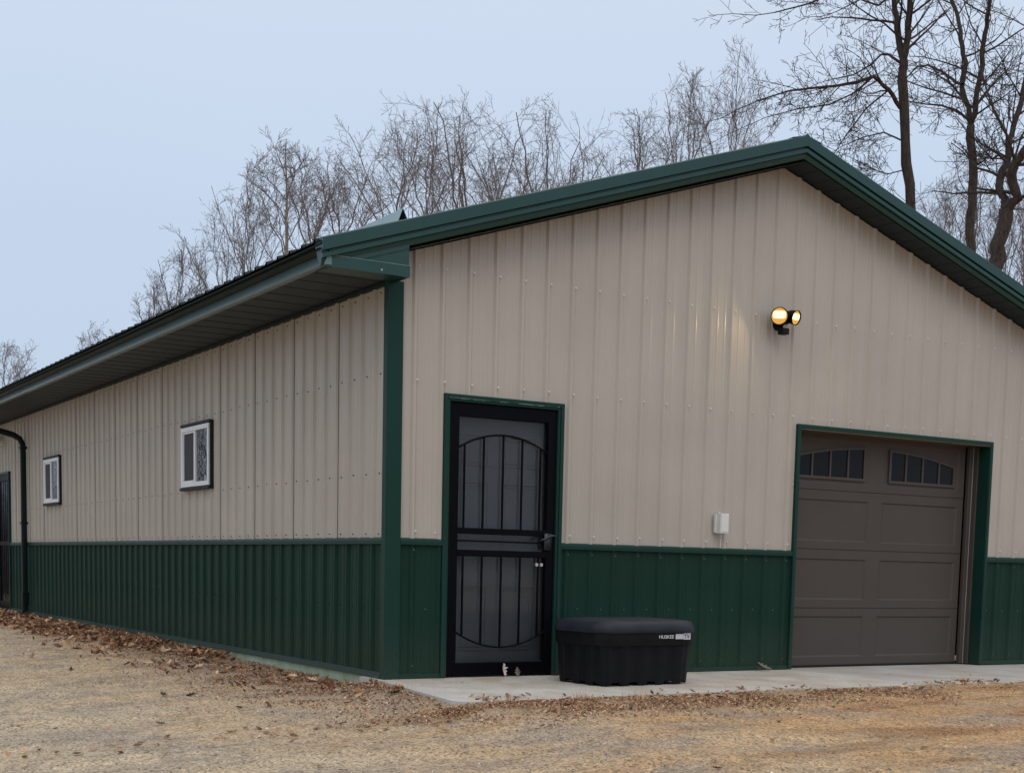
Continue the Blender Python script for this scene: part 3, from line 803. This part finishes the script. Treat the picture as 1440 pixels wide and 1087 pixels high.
# ------------------------------------------------------------------ leaves, straw, pebbles
def oak_leaf(m, p, size, ang, tilt, curl, rr, mi=0):
    lob = [(0,-.5),(.06,-.33),(.20,-.28),(.10,-.14),(.30,-.02),(.13,.08),(.27,.24),(.10,.27),(.12,.42),(0,.52)]
    out = [(x*rr.uniform(.8,1.2), y) for x, y in lob] + [(-x*rr.uniform(.8,1.2), y) for x, y in lob[-2:0:-1]]
    rot = Matrix.Rotation(ang, 3, 'Z') @ Matrix.Rotation(tilt[0], 3, 'X') @ Matrix.Rotation(tilt[1], 3, 'Y')
    n = len(m.v)
    def P(x, y):
        z = curl*(abs(x)*1.6 + y*y*1.2) ; v = rot @ Vector((x*size, y*size, z*size)); return (p[0]+v.x, p[1]+v.y, p[2]+v.z)
    ctr = [P(0, y) for y in (-.28, 0, .27)]
    m.v += [P(x, y) for x, y in out] + ctr
    k = len(out)
    for i in range(k):
        j = (i+1) % k; ym = (out[i][1]+out[j][1])/2
        c = 0 if ym < -.15 else (1 if ym < .15 else 2)
        m.f.append((n+i, n+j, n+k+c)); m.m.append(mi)
    m.f.append((n+k, n+k+1, n+4)); m.m.append(mi)
    m.f.append((n+k, n+k+1, n+k-4)); m.m.append(mi)
    m.f.append((n+k+1, n+k+2, n+6)); m.m.append(mi)
    m.f.append((n+k+1, n+k+2, n+k-6)); m.m.append(mi)
rr = random.Random(11)
m = MB()
cnt = 0
while cnt < 5000:
    y = rr.uniform(-.9, 15.5); dmax = .75 if y > 2 else .6
    d = abs(rr.gauss(0, .48)) + .02
    if y > 5: d = abs(rr.gauss(.12, .42))
    x = -d - .03
    dens = .07 + .93*fade(1.5, 7, y); 
    cl_ = noise.noise(Vector((x*2.0, y*1.3, 9)))
    if rr.random() > dens*fade(-.35, .3, cl_) : continue
    z = max(ground_z(x, y), -.25) + rr.uniform(.004, .022) + (.03*rr.random() if d < .35 and y > 3 else 0)
    oak_leaf(m, (x, y, z), rr.uniform(.035, .105), rr.uniform(0, 6.28), (rr.gauss(0, .45), rr.gauss(0, .45)), rr.uniform(-.25, .7), rr); cnt += 1
for _ in range(420):      # sparser ones out on the gravel and around the slab corner
    x = rr.uniform(-3.2, 7); y = rr.uniform(-5, -.1) if rr.random() < .35 else rr.gauss(-1.85, .18)
    if y > -1.5 and x > -.3 and rr.random() < .8: continue
    z = ground_z(x, y) + .008
    if x > -.28 and -1.66 < y < 0: z = .004
    oak_leaf(m, (x, y, z), rr.uniform(.025, .07), rr.uniform(0, 6.28), (rr.gauss(0, .25), rr.gauss(0, .25)), rr.uniform(0, .5), rr)
for cx_, cy_, n_, sp_ in ((4.35,-1.62,90,.20),(.02,-1.62,30,.15),(2.6,-1.62,16,.3),(1.4,-1.72,20,.4),(1.55,-.05,14,.06),(3.6,-.10,6,.05)):
    for _ in range(n_):
        x = rr.gauss(cx_, sp_); y = rr.gauss(cy_, .05 if cy_ < -1 else .015)
        z = .005 if y > -1.6 and x > -.28 else ground_z(x, y)+.012
        oak_leaf(m, (x, min(y, -.03), z + rr.uniform(0,.012)), rr.uniform(.02, .055), rr.uniform(0, 6.28), (rr.gauss(0, .4), rr.gauss(0, .4)), rr.uniform(-.2, .6), rr)
tag(m.build('leaf_litter', M['leaf'], fix=False), 'dry brown fallen leaves along the foot of the long wall', 'leaves', kind='stuff')
def single_leaf(loc, size, ang, tilt, label, mat):
    m = MB(); oak_leaf(m, (0,0,0), size, 0, (0,0), .35, random.Random(int(size*1e4)))
    m.tube([(0,-.5*size,.03*size),(0,-.75*size,.1*size)], .0015, 5)
    o = m.build('fallen_leaf', mat, fix=False); o.location = loc; o.rotation_euler = (tilt[0], tilt[1], ang); tag(o, label, 'leaf')
single_leaf((.995, -.045, .045), .115, R(20), (R(70), R(12)), 'pale oak leaf standing against the bottom rail of the security door', M['fallen_leaf'])
single_leaf((1.13, -.04, .028), .085, R(-35), (R(62), R(-10)), 'small darker leaf beside the pale oak leaf at the security door', simple('dull_leaf', (.15, .12, .10), .8, var=.2))
single_leaf((3.58, -.12, .03), .14, R(60), (R(25), R(12)), 'curled tan leaf lying on the slab left of the garage door', M['fallen_leaf'])
m = MB()
for _ in range(42000):        # broken leaf crumbs in front of the slab and round its corner
    u_ = rr.random()
    if u_ > .5: x = -.04 - abs(rr.gauss(0, .5)); y = rr.uniform(-.5, 13)
    elif u_ < .38: x = rr.uniform(-.5, 3.6); y = -1.70 - abs(rr.gauss(0, .38))
    else: x = -.2 - abs(rr.gauss(0, .45)); y = rr.uniform(-2.1, 1.5)
    if x > 2 and rr.random() < .5: continue
    if noise.noise(Vector((x*2.2, y*3, 6))) < rr.uniform(-.5, .2): continue
    z = ground_z(x, y)+.003; a = rr.uniform(0, 6.28); q = rr.uniform(.004, .017)
    c_, s_ = math.cos(a)*q, math.sin(a)*q
    m.face([(x-c_, y-s_, z), (x+s_*.5, y-c_*.5, z+rr.uniform(0,.012)), (x+c_, y+s_, z+rr.uniform(0,.014)), (x-s_*.4, y+c_*.4, z+rr.uniform(0,.012))])
tag(m.build('leaf_crumbs', M['leaf'], fix=False), 'reddish brown leaf crumbs along the long wall and the concrete walk', 'leaves', kind='stuff')
m = MB()
def blade(p, ln, ang, lift, w_=.0016):
    p = Vector(p); d = Vector((math.cos(ang)*math.cos(lift), math.sin(ang)*math.cos(lift), math.sin(lift))); sd_ = Vector((-math.sin(ang), math.cos(ang), 0))*w_
    q = p + d*ln*.55; e = p + d*ln - Vector((0,0,ln*.12))
    n = len(m.v); m.v += [tuple(p-sd_), tuple(p+sd_), tuple(q+sd_*.8), tuple(q-sd_*.8), tuple(e)]
    m.f += [(n,n+1,n+2,n+3), (n+3,n+2,n+4)]; m.m += [0,0]
for _ in range(11000):
    x = rr.gauss(.9, 1.5) if rr.random() < .7 else rr.uniform(-.6, 7); y = -1.72 - abs(rr.gauss(0, .36)); 
    if noise.noise(Vector((x*2.5, y*3, 2))) < -.12 and rr.random() < .8: continue
    blade((x, y, ground_z(x, y)+.004), rr.uniform(.02, .07), rr.uniform(0, 6.28), rr.uniform(0, .35))
for cx_, cy_, n_ in ((.63,-1.72,60),(.10,-1.70,45),(-.26,-.75,35),(1.05,-1.72,30),(-.24,-.35,12),(2.0,-1.66,18)):
    for _ in range(n_): 
        x = rr.gauss(cx_, .06); y = rr.gauss(cy_, .03); blade((x, y, ground_z(x,y)), rr.uniform(.04, .10), rr.uniform(0, 6.28), rr.uniform(.5, 1.4))
tag(m.build('dry_grass', M['straw'], fix=False), 'straw-coloured dead grass along the edge of the concrete', 'grass', kind='stuff')
m = MB()
def stone(p, s):
    n = len(m.v); 
    q = [(-1,-.2,0),(.1,-1,0),(1,.1,0),(0,.9,0),(.05,.1,.75),(-.35,-.35,.55)]
    a = rr.uniform(0, 6.28); ca, sa = math.cos(a), math.sin(a)
    for x, y, z in q:
        x *= rr.uniform(.7,1.3); y *= rr.uniform(.6,1.1); z *= rr.uniform(.6,1.2)
        m.v.append((p[0]+(x*ca-y*sa)*s, p[1]+(x*sa+y*ca)*s, p[2]+z*s-.2*s))
    for f in ((0,1,5),(1,4,5),(1,2,4),(2,3,4),(3,5,4),(3,0,5)): m.f.append(tuple(n+i for i in f)); m.m.append(0)
for _ in range(80000):
    t = rr.random()
    x = rr.uniform(-4.4, 4.5); y = -6.2 + 6.5*rr.random()**1.3
    if x > -.45 and y > -1.75: continue
    if noise.noise(Vector((x*1.3, y*1.9, 4))) < rr.uniform(-.6, .25) or (x > .3 and rr.random() < .5): continue
    s = rr.choice((.003,.004,.005,.007)) * rr.uniform(.7, 1.3)
    if rr.random() < .01: s *= 2.2
    stone((x, y, ground_z(x, y)), s)
for _ in range(9000):
    x = rr.uniform(-9, -.8); y = rr.uniform(0, 9)
    stone((x, y, ground_z(x, y)), rr.uniform(.005, .013))
tag(m.build('loose_gravel', M['pebble'], fix=False), 'loose small stones scattered over the gravel drive', 'gravel', kind='stuff')

# ------------------------------------------------------------------ bare trees
def frame(d):
    a = d.cross(Vector((0,0,1)))
    if a.length < 1e-3: a = Vector((1,0,0))
    a.normalize(); return a, a.cross(d).normalized()
class Tree:
    def __init__(s, seed, p): s.r = random.Random(seed); s.lines = []; s.p = p
    def grow(s, p, d, ln, rad, lev, nmax):
        r = s.r; P = s.p; seg = max(3, int(P['segs'][lev])); pts = [p.copy()]; rads = [rad]; dirs = [d.copy()]
        step = ln/seg; end = max(P['rmin'], rad*(.30 if lev else .35))
        for i in range(seg):
            k = P['wob'][lev]
            d = (d + Vector((r.gauss(0,k), r.gauss(0,k), r.gauss(0,k)*.8 + P['up'][lev]))).normalized()
            p = p + d*step*r.uniform(.85,1.15); pts.append(p.copy()); rads.append(rad + (end-rad)*(i+1)/seg); dirs.append(d.copy())
        s.lines.append((pts, rads, lev))
        if lev < nmax: s.kids(pts, rads, dirs, ln, lev, nmax)
    def kids(s, pts, rads, dirs, ln, lev, nmax, t0=None, count=None):
        r = s.r; P = s.p; n = count or P['n'][lev]; n = max(1, int(round(n*r.uniform(.8,1.2)))); t0 = P['t0'][lev] if t0 is None else t0
        ph = r.uniform(0, 6.28)
        for i in range(n):
            t = t0 + (1-t0)*(i + r.random()*.9)/n; t = min(t, .999)
            f = t*(len(pts)-1); k = int(f); q = pts[k].lerp(pts[k+1], f-k); rad = rads[k] + (rads[k+1]-rads[k])*(f-k)
            d = dirs[min(k+1, len(dirs)-1)]; a, b = frame(d); ph += 2.4 + r.uniform(-.5,.5)
            an = R(r.uniform(*P['ang'][lev]))
            nd_ = (d*math.cos(an) + (a*math.cos(ph) + b*math.sin(ph))*math.sin(an)).normalized()
            l2 = ln*P['lf'][lev]*r.uniform(.6,1.15)*(1 - .45*t if lev else 1 - P['conic']*(t-t0)/(1-t0+1e-6))
            s.grow(q, nd_, l2, max(P['rmin'], min(rad*.7, rad*P['rf'][lev])), lev+1, nmax)
    def mesh(s, levels, sides=(10,6,4,3,3)):
        m = MB()
        for pts, rads, lev in s.lines:
            if lev in levels: m.tube(pts, rads, sides[lev], caps=False)
        return m
SPREAD = dict(segs=(10,7,5,4,3), wob=(.07,.17,.22,.28,.3), up=(.02,.05,.06,.08,.05), n=(11,8,6,4,0), t0=(.30,.15,.15,.12,0), ang=((35,70),(30,65),(25,60),(25,60)), lf=(.46,.48,.46,.5), rf=(.5,.5,.5,.6), conic=.5, rmin=.0065)
UPRIGHT = dict(segs=(10,8,5,4,3), wob=(.04,.09,.14,.2,.25), up=(.02,.10,.12,.12,.08), n=(14,8,5,3,0), t0=(.22,.12,.15,.15,0), ang=((22,42),(20,42),(20,45),(20,50)), lf=(.48,.45,.45,.5), rf=(.42,.5,.55,.6), conic=.6, rmin=.0060)
FANNY = dict(SPREAD, n=(9,7,5,3,0), up=(.02,.12,.12,.1,.05))
PALE = dict(UPRIGHT, n=(20,7,5,3,0), lf=(.26,.48,.48,.5), conic=.65)
CROOK = dict(segs=(8,7,6,5,4), wob=(.1,.11,.13,.13,.13), up=(.02,.01,.01,.02,.03), n=(8,8,6,3,0), t0=(.2,.12,.12,.1,0), ang=((35,75),(35,70),(30,65),(30,60)), lf=(.42,.52,.52,.6), rf=(.45,.40,.5,.6), conic=.3, rmin=.0044)
def put_tree(t, base, label, mt, mc, group, name='bare_tree'):
    root = empty(name, base); tag(root, label, 'tree', group)
    a = t.mesh((0,)).build('trunk', mt, root, smooth=True, fix=False); b = t.mesh((1,2,3,4)).build('crown', mc, root, smooth=True, fix=False)
    for o in (a, b): rel(o, root)
    return root
# the far rank of bare trees beyond the roof: x, y, top, half width, style, label
far = [
(6.38,44.46,8.55,1.04,1,'faint far tree crown at the far left end of the eave'),
(7.56,37.00,8.34,0.73,2,'small lone twiggy crown above the eave between the far left tree and the thicket'),
(8.17,32.68,8.99,0.67,0,'lowest slender tree at the left end of the thicket behind the eave'),
(8.52,31.52,9.86,0.87,0,'second slender tree from the left end of the thicket, a little taller than the first'),
(9.07,30.29,10.78,1.17,0,'fan-shaped upright tree left of the pale trunk, third from the left end of the thicket'),
(9.67,29.01,11.72,1.14,0,'many-stemmed upright tree just left of the pale trunk'),
(9.49,25.87,11.73,1.0,3,'tree with a pale straight trunk rising above the left eave'),
(11.73,29.27,12.2,1.06,1,'grey twiggy tree just right of the pale trunk'),
(11.68,27.12,12.0,1.21,1,'thicket tree directly above the roof corner, in front of the bent flashing'),
(11.97,24.77,12.46,1.44,1,'spreading tree with a dense crown behind the bent roof flashing'),
(13.65,26.18,13.35,1.32,1,'tree filling the gap just left of the tallest rounded crown'),
(12.67,22.17,12.40,1.64,4,'broad rounded crown over the middle of the left roof slope'),
(16.58,26.85,13.0,1.3,1,'finer tree standing between the two broad rounded crowns'),
(14.44,21.14,12.35,1.73,4,'open rounded crown with a forked trunk right of the broadest one'),
(17.82,24.91,12.2,1.10,1,'low faint tree on the right side of the open forked crown'),
(17.75,21.32,12.77,1.15,1,'reddish bushy crown leaning left near the ridge'),
(21.01,23.88,15.09,1.06,0,'slim upright tree just left of the highest thin one near the ridge'),
(20.54,21.70,15.13,1.32,0,'highest thin upright tree left of the roof peak'),
(22.46,22.71,13.20,0.64,0,'small thin tree right against the left side of the roof peak'),
(27.63,20.56,12.38,0.89,0,'fine brush-like tree between the first and second dark trunks'),
(28.11,20.04,13.35,1.22,0,'taller fine brush-like tree behind the second dark trunk'),
(28.77,19.29,12.10,1.00,0,'fine upright tree between the second dark trunk and the forked thick trunk'),
(28.55,18.00,12.66,1.20,0,'fine upright tree behind the forked thick trunk'),
(31.08,19.64,11.08,0.93,1,'low twiggy tree at the right edge beyond the roof slope'),
]
for i, (x, y, top, hw_, stl, lab) in enumerate(far):
    P = (UPRIGHT, SPREAD, FANNY, PALE, dict(SPREAD, n=(12,9,6,4,0), lf=(.5,.48,.46,.5)))[stl]
    t = Tree(100+i*7, dict(P)); r = t.r
    base = Vector((x, y, -.5)); rad = (.036, .045, .034, .06, .065)[stl]
    up_ = stl in (0, 2, 3); hw_ *= (1.25 if stl != 4 else 1.5)
    H = hw_*(2.1 if not up_ else 3.2)                       # height of the crown envelope
    cz = top - H*.5
    lean = Vector((r.uniform(-.25,.25), r.uniform(-.25,.25), 0))
    fork = base + lean + Vector((0, 0, (cz - H*.42) + .5))
    n_ = 9; pts = [base.lerp(fork, k/n_) + Vector((r.gauss(0,.03), r.gauss(0,.03), 0))*(k > 0) for k in range(n_+1)]
    rads = [rad*(1.25 - .35*k/n_) for k in range(n_+1)]
    if stl == 3:
        for k in range(1, 8): pts.append(fork.lerp(Vector((x, y, top-.1)), k/7) + Vector((r.gauss(0,.03), r.gauss(0,.03), 0))); rads.append(rad*(.9 - .75*k/7))
    t.lines.append((pts, rads, 0))
    t.p['wob'] = (.05, .08, .06, .07, .08) if up_ else (.07, .12, .08, .09, .10)
    t.p['up'] = (0, .04, .05, .06, .05) if up_ else (0, .02, .03, .04, .04)
    t.p['n'] = (0, 10, 6, 3, 0); t.p['lf'] = (.5, .4, .50, .55)
    t.p['ang'] = ((20,40),(18,40),(18,42),(20,50)) if up_ else ((30,60),(28,55),(25,58),(25,60))
    t.p['t0'] = (.2, .12, .12, .1, 0); t.p['rmin'] = .0036; t.p['rf'] = (.45, .42, .5, .55); t.p['segs'] = (10, 8, 6, 5, 3)
    def env(vz, ph, s_=1.0):
        a_ = math.sqrt(max(0, 1-vz*vz)); return Vector((x + math.cos(ph)*a_*hw_*s_, y + math.sin(ph)*a_*hw_*s_, cz + vz*H*.5*s_))
    def curve(p0, d0, p1, k, amp):
        l_ = (p1-p0).length; c = p0 + d0*l_*.5; o_ = []; off = Vector((0,0,0))
        for q in range(k+1):
            f = q/k; w__ = amp*l_/k
            off = (off + Vector((r.gauss(0,w__), r.gauss(0,w__), r.gauss(0,w__)))) * (.8 if q else 0)
            o_.append(p0.lerp(c, f).lerp(c.lerp(p1, f), f) + off)
        return o_
    nl = {0: 7, 1: 7, 2: 5, 3: 11, 4: 9}[stl]; ph = r.uniform(0, 6.28)
    for k in range(nl):
        ph += 2.4 + r.uniform(-.3, .3); vz = 1 - (k+.4)/nl*(1.15 if not up_ else .9)
        p1 = env(vz if stl != 3 else max(-.2, vz-.1), ph, r.uniform(.85, 1.0)); p0 = fork if stl != 3 else pts[n_ + min(6, int((1-(k+.5)/nl)*6))]
        if stl != 3 and k > nl*.6: p0 = pts[n_-1]
        d0 = (Vector((0,0,1))*.35 + (p1-p0).normalized()).normalized()
        lp = curve(p0, d0, p1, 10, .17); r0 = rad*(.55 if stl != 3 else .28)*r.uniform(.8,1.1); lr = [r0*(1-.8*q/10)+.003 for q in range(11)]
        t.lines.append((lp, lr, 1)); ln = (p1-p0).length
        for q in range(9):                        # branches to their own points of the envelope
            f = .26 + .72*(q+r.random())/9; kk = int(f*10); b0 = lp[kk].lerp(lp[min(kk+1,10)], f*10-kk)
            pp = env(max(-.6, min(1, vz + r.gauss(0,.35))), ph + r.gauss(0, .75), r.uniform(.6, 1.0))
            if (pp-b0).length > hw_*1.1: pp = b0 + (pp-b0).normalized()*hw_*r.uniform(.6,1.1)
            if pp.z < b0.z + .1: pp.z = b0.z + r.uniform(.1,.5)
            dl = (lp[min(kk+1,10)]-lp[kk]).normalized(); d1 = (dl*.6 + (pp-b0).normalized()).normalized()
            bp_ = curve(b0, d1, pp, 6, .18); br = [max(.004, lr[kk]*.5*(1-.7*z_/6)) for z_ in range(7)]
            t.lines.append((bp_, br, 2)); bl = (pp-b0).length
            ds = [(bp_[min(z_+1,6)]-bp_[max(z_-1,0)]).normalized() for z_ in range(7)]
            t.kids(bp_, br, ds, min(1.7, max(.7, bl)), 2, 4)
    put_tree(t, tuple(base), lab, M['pale'] if stl == 3 else M['twig'], M['twig'], 'bare trees behind the building')

T1=dict(trunk=[(17.76,12.07,7.85,0.125),(17.72,12.12,8.42,0.119),(17.61,12.23,9.71,0.113),(17.51,12.33,10.98,0.106),(17.52,12.32,11.33,0.100)],limbs=[
[(17.52,12.32,11.33,0.075),(17.49,12.50,12.00,0.066),(17.49,12.64,12.61,0.057),(17.52,12.75,13.49,0.049),(17.48,12.92,14.93,0.040)],
[(17.52,12.32,11.33,0.075),(17.50,12.20,11.78,0.066),(17.43,12.12,12.43,0.057),(17.37,12.05,13.35,0.049),(17.30,11.97,14.79,0.040)],
[(17.51,12.33,10.39,0.045),(17.16,12.33,10.68,0.041),(16.76,12.37,10.88,0.036),(16.36,12.41,10.70,0.032),(15.90,12.50,10.57,0.027),(15.31,12.70,10.46,0.023),(14.84,12.78,10.34,0.018),(14.25,12.96,10.10,0.014)],
[(17.47,12.37,11.29,0.030),(17.52,12.74,11.56,0.026),(17.62,13.06,11.67,0.022),(17.68,13.42,11.57,0.018),(17.64,13.88,11.49,0.014),(17.52,14.41,11.52,0.010)],
[(17.32,12.52,13.22,0.040),(16.85,12.57,12.99,0.033),(16.24,12.73,12.64,0.026),(15.53,12.97,12.22,0.019),(14.81,13.20,11.96,0.012)],
[(17.35,12.49,12.67,0.025),(16.78,12.35,12.25,0.020),(16.18,12.24,12.20,0.015),(15.54,12.15,11.83,0.010)],
[(16.76,12.37,10.88,.020),(16.45,12.6,10.55,.017),(16.0,12.8,10.3,.014),(15.45,13.1,10.2,.011),(14.85,13.4,10.0,.008)],
[(17.16,12.33,10.68,.018),(16.9,12.7,10.35,.015),(16.7,13.0,9.9,.012),(16.5,13.2,9.45,.008)],
[(17.54,12.3,9.75,.018),(17.25,12.5,9.9,.015),(16.9,12.7,9.8,.012),(16.5,12.9,9.6,.008)],
[(17.6,12.2,9.15,.014),(17.3,12.4,9.05,.011),(17.0,12.55,9.15,.008)]])
T2=dict(trunk=[(17.09,9.86,6.56,0.105),(17.08,9.87,7.09,0.100),(17.06,9.88,7.92,0.095),(17.03,9.92,8.70,0.090),(16.99,9.97,9.37,0.085)],limbs=[
[(16.99,9.97,9.37,0.060),(17.02,10.08,9.74,0.056),(17.00,10.25,10.17,0.053),(17.11,10.28,10.63,0.049),(17.10,10.44,11.11,0.046),(17.12,10.57,11.58,0.042),(17.11,10.73,11.92,0.039),(17.03,10.96,13.03,0.035)],
[(16.99,9.97,9.37,0.060),(16.96,9.85,9.58,0.056),(16.90,9.77,9.97,0.052),(16.85,9.67,10.59,0.048),(16.82,9.56,11.02,0.043),(16.76,9.47,11.45,0.039),(16.71,9.38,12.65,0.035)],
[(16.86,10.11,10.14,0.030),(16.94,10.32,10.23,0.026),(16.88,10.67,10.53,0.023),(16.85,11.00,10.73,0.019),(16.86,11.28,10.79,0.016),(16.89,11.53,10.69,0.012)],
[(16.97,9.99,9.46,0.025),(16.66,10.03,9.60,0.021),(16.32,10.10,9.65,0.018),(15.98,10.17,9.63,0.014),(15.62,10.26,9.64,0.010)],
[(17.04,9.91,8.61,0.022),(17.00,9.66,8.63,0.016),(16.94,9.42,8.70,0.010)],
[(17.03,9.92,9.71,0.030),(17.44,9.91,10.18,0.021),(17.87,9.88,10.58,0.012)]])
T3=dict(trunk=[(15.06,7.62,5.72,0.160),(15.10,7.57,6.13,0.150),(15.15,7.52,6.65,0.140),(15.18,7.48,7.08,0.130)],limbs=[
[(15.18,7.48,7.08,0.075),(15.19,7.62,7.37,0.069),(15.26,7.69,7.73,0.064),(15.39,7.69,7.93,0.058),(15.48,7.74,8.30,0.052),(15.62,7.74,8.71,0.047),(15.75,7.74,9.17,0.041),(15.89,7.73,9.89,0.036),(15.97,7.79,10.74,0.030)],
[(15.18,7.48,7.08,0.100),(15.22,7.28,7.21,0.091),(15.06,7.31,7.59,0.083),(15.03,7.19,7.76,0.074),(15.03,7.04,7.91,0.066),(15.12,6.78,8.34,0.057),(15.11,6.64,9.31,0.049),(14.92,6.71,10.40,0.040)],
[(15.17,7.50,7.85,0.030),(15.08,7.60,7.98,0.024),(15.02,7.67,7.90,0.018),(14.95,7.75,8.02,0.012)],
[(15.18,7.49,8.23,0.025),(15.24,7.87,8.75,0.020),(15.34,8.21,9.33,0.015),(15.44,8.55,9.92,0.010)]])
def near_tree(T, seed, label, lean=(0,0)):
    t = Tree(seed, CROOK); b = Vector(T['trunk'][0][:3]); r0 = T['trunk'][0][3]; T = dict(trunk=[(*q[:3], q[3]*.88) for q in T['trunk']], limbs=T['limbs'])
    gz = -.5; n = 8
    low = [(Vector((b.x+lean[0], b.y+lean[1], gz)).lerp(b, k/n) + Vector((t.r.gauss(0,.03), t.r.gauss(0,.03), 0)), r0*(1.35 - .35*k/n)) for k in range(n)]
    allp = low + [(Vector(q[:3]), q[3]) for q in T['trunk']]
    # subdivide with small wobbles so that the trunk is never a straight pole
    def fine(seq, k=3, amp=.25):
        out = []
        for (p, r_), (q, r2_) in zip(seq, seq[1:]):
            for j in range(k):
                f = j/k; w_ = amp*r_*(1 if j else .3); out.append((p.lerp(q, f) + Vector((t.r.gauss(0,w_), t.r.gauss(0,w_), 0)), (r_ + (r2_-r_)*f)*t.r.uniform(.93,1.08)))
        out.append(seq[-1]); return out
    fp = fine(allp); t.lines.append(([p for p, _ in fp], [r_ for _, r_ in fp], 0))
    for q in T['limbs']:
        fp = fine([(Vector(a[:3]), a[3]) for a in q]); pts = [p for p, _ in fp]; rads = [r_ for _, r_ in fp]
        dirs = [(pts[min(i+1, len(pts)-1)] - pts[max(i-1, 0)]).normalized() for i in range(len(pts))]
        ln = sum((pts[i+1]-pts[i]).length for i in range(len(pts)-1)); t.lines.append((pts, rads, 1))
        big = rads[0] > .05
        t.kids(pts, rads, dirs, 3.6 if big else max(2.2, ln*.72), 1, 4, t0=.08 if big else .12, count=13 if big else (18 if ln > 2.5 else 11))
        d = dirs[-1]; t.grow(pts[-1], d, 1.6, rads[-1]*.8, 2, 4)
        if big:
            t.grow(pts[-1], (d + Vector((t.r.gauss(0,.4), t.r.gauss(0,.4), .3))).normalized(), 3.5, rads[-1]*.8, 1, 4)
    for k in range(10):           # a few bare twigs straight off the bole
        i = t.r.randint(n+1, len(allp)-1); a = t.r.uniform(0, 6.28)
        t.grow(allp[i][0], Vector((math.cos(a), math.sin(a), t.r.uniform(-.1,.6))).normalized(), t.r.uniform(.3, .8), .008, 3, 4)
    put_tree(t, (b.x+lean[0], b.y+lean[1], gz), label, M['bark'], M['bark'], 'tall dark trees right of the ridge', 'tall_bare_tree')
near_tree(T1, 5, 'tall dark-barked tree just right of the roof peak, nearest the peak of the three')
near_tree(T2, 6, 'tall dark V-forked tree, middle of the three by the right roof slope')
near_tree(T3, 9, 'thickest dark trunk with a low twisted fork at the right edge', (-.25, .2))

# woodland across the drive: what the side windows reflect
t = Tree(77, dict(SPREAD, n=(9,6,4,0,0)))
for k in range(26):
    x = -24 + k*.85 + t.r.uniform(-.6,.6); y = 46 + t.r.uniform(-4, 4)
    t.grow(Vector((x, y, -.7)), Vector((0,0,1)), t.r.uniform(9, 15), .16, 0, 3)
m = t.mesh((0,1,2,3), (5,4,3,3,3))
for _ in range(2200):
    x = t.r.uniform(-26, -3); y = 47 + t.r.gauss(0, 1.5); m.tube([(x, y, -.7), (x+t.r.gauss(0,.5), y+t.r.gauss(0,.6), t.r.uniform(1.2,3.6))], [.03,.01], 3, caps=False)
tag(m.build('far_woodland', M['twig'], fix=False), 'belt of bare woodland across the drive, mirrored in the side windows', 'woodland', kind='stuff')

# ------------------------------------------------------------------ render settings
SC.render.engine = 'CYCLES'
SC.view_settings.view_transform = 'Standard'; SC.view_settings.look = 'None'; SC.view_settings.exposure = 0; SC.view_settings.gamma = 1
SC.cycles.max_bounces = 6
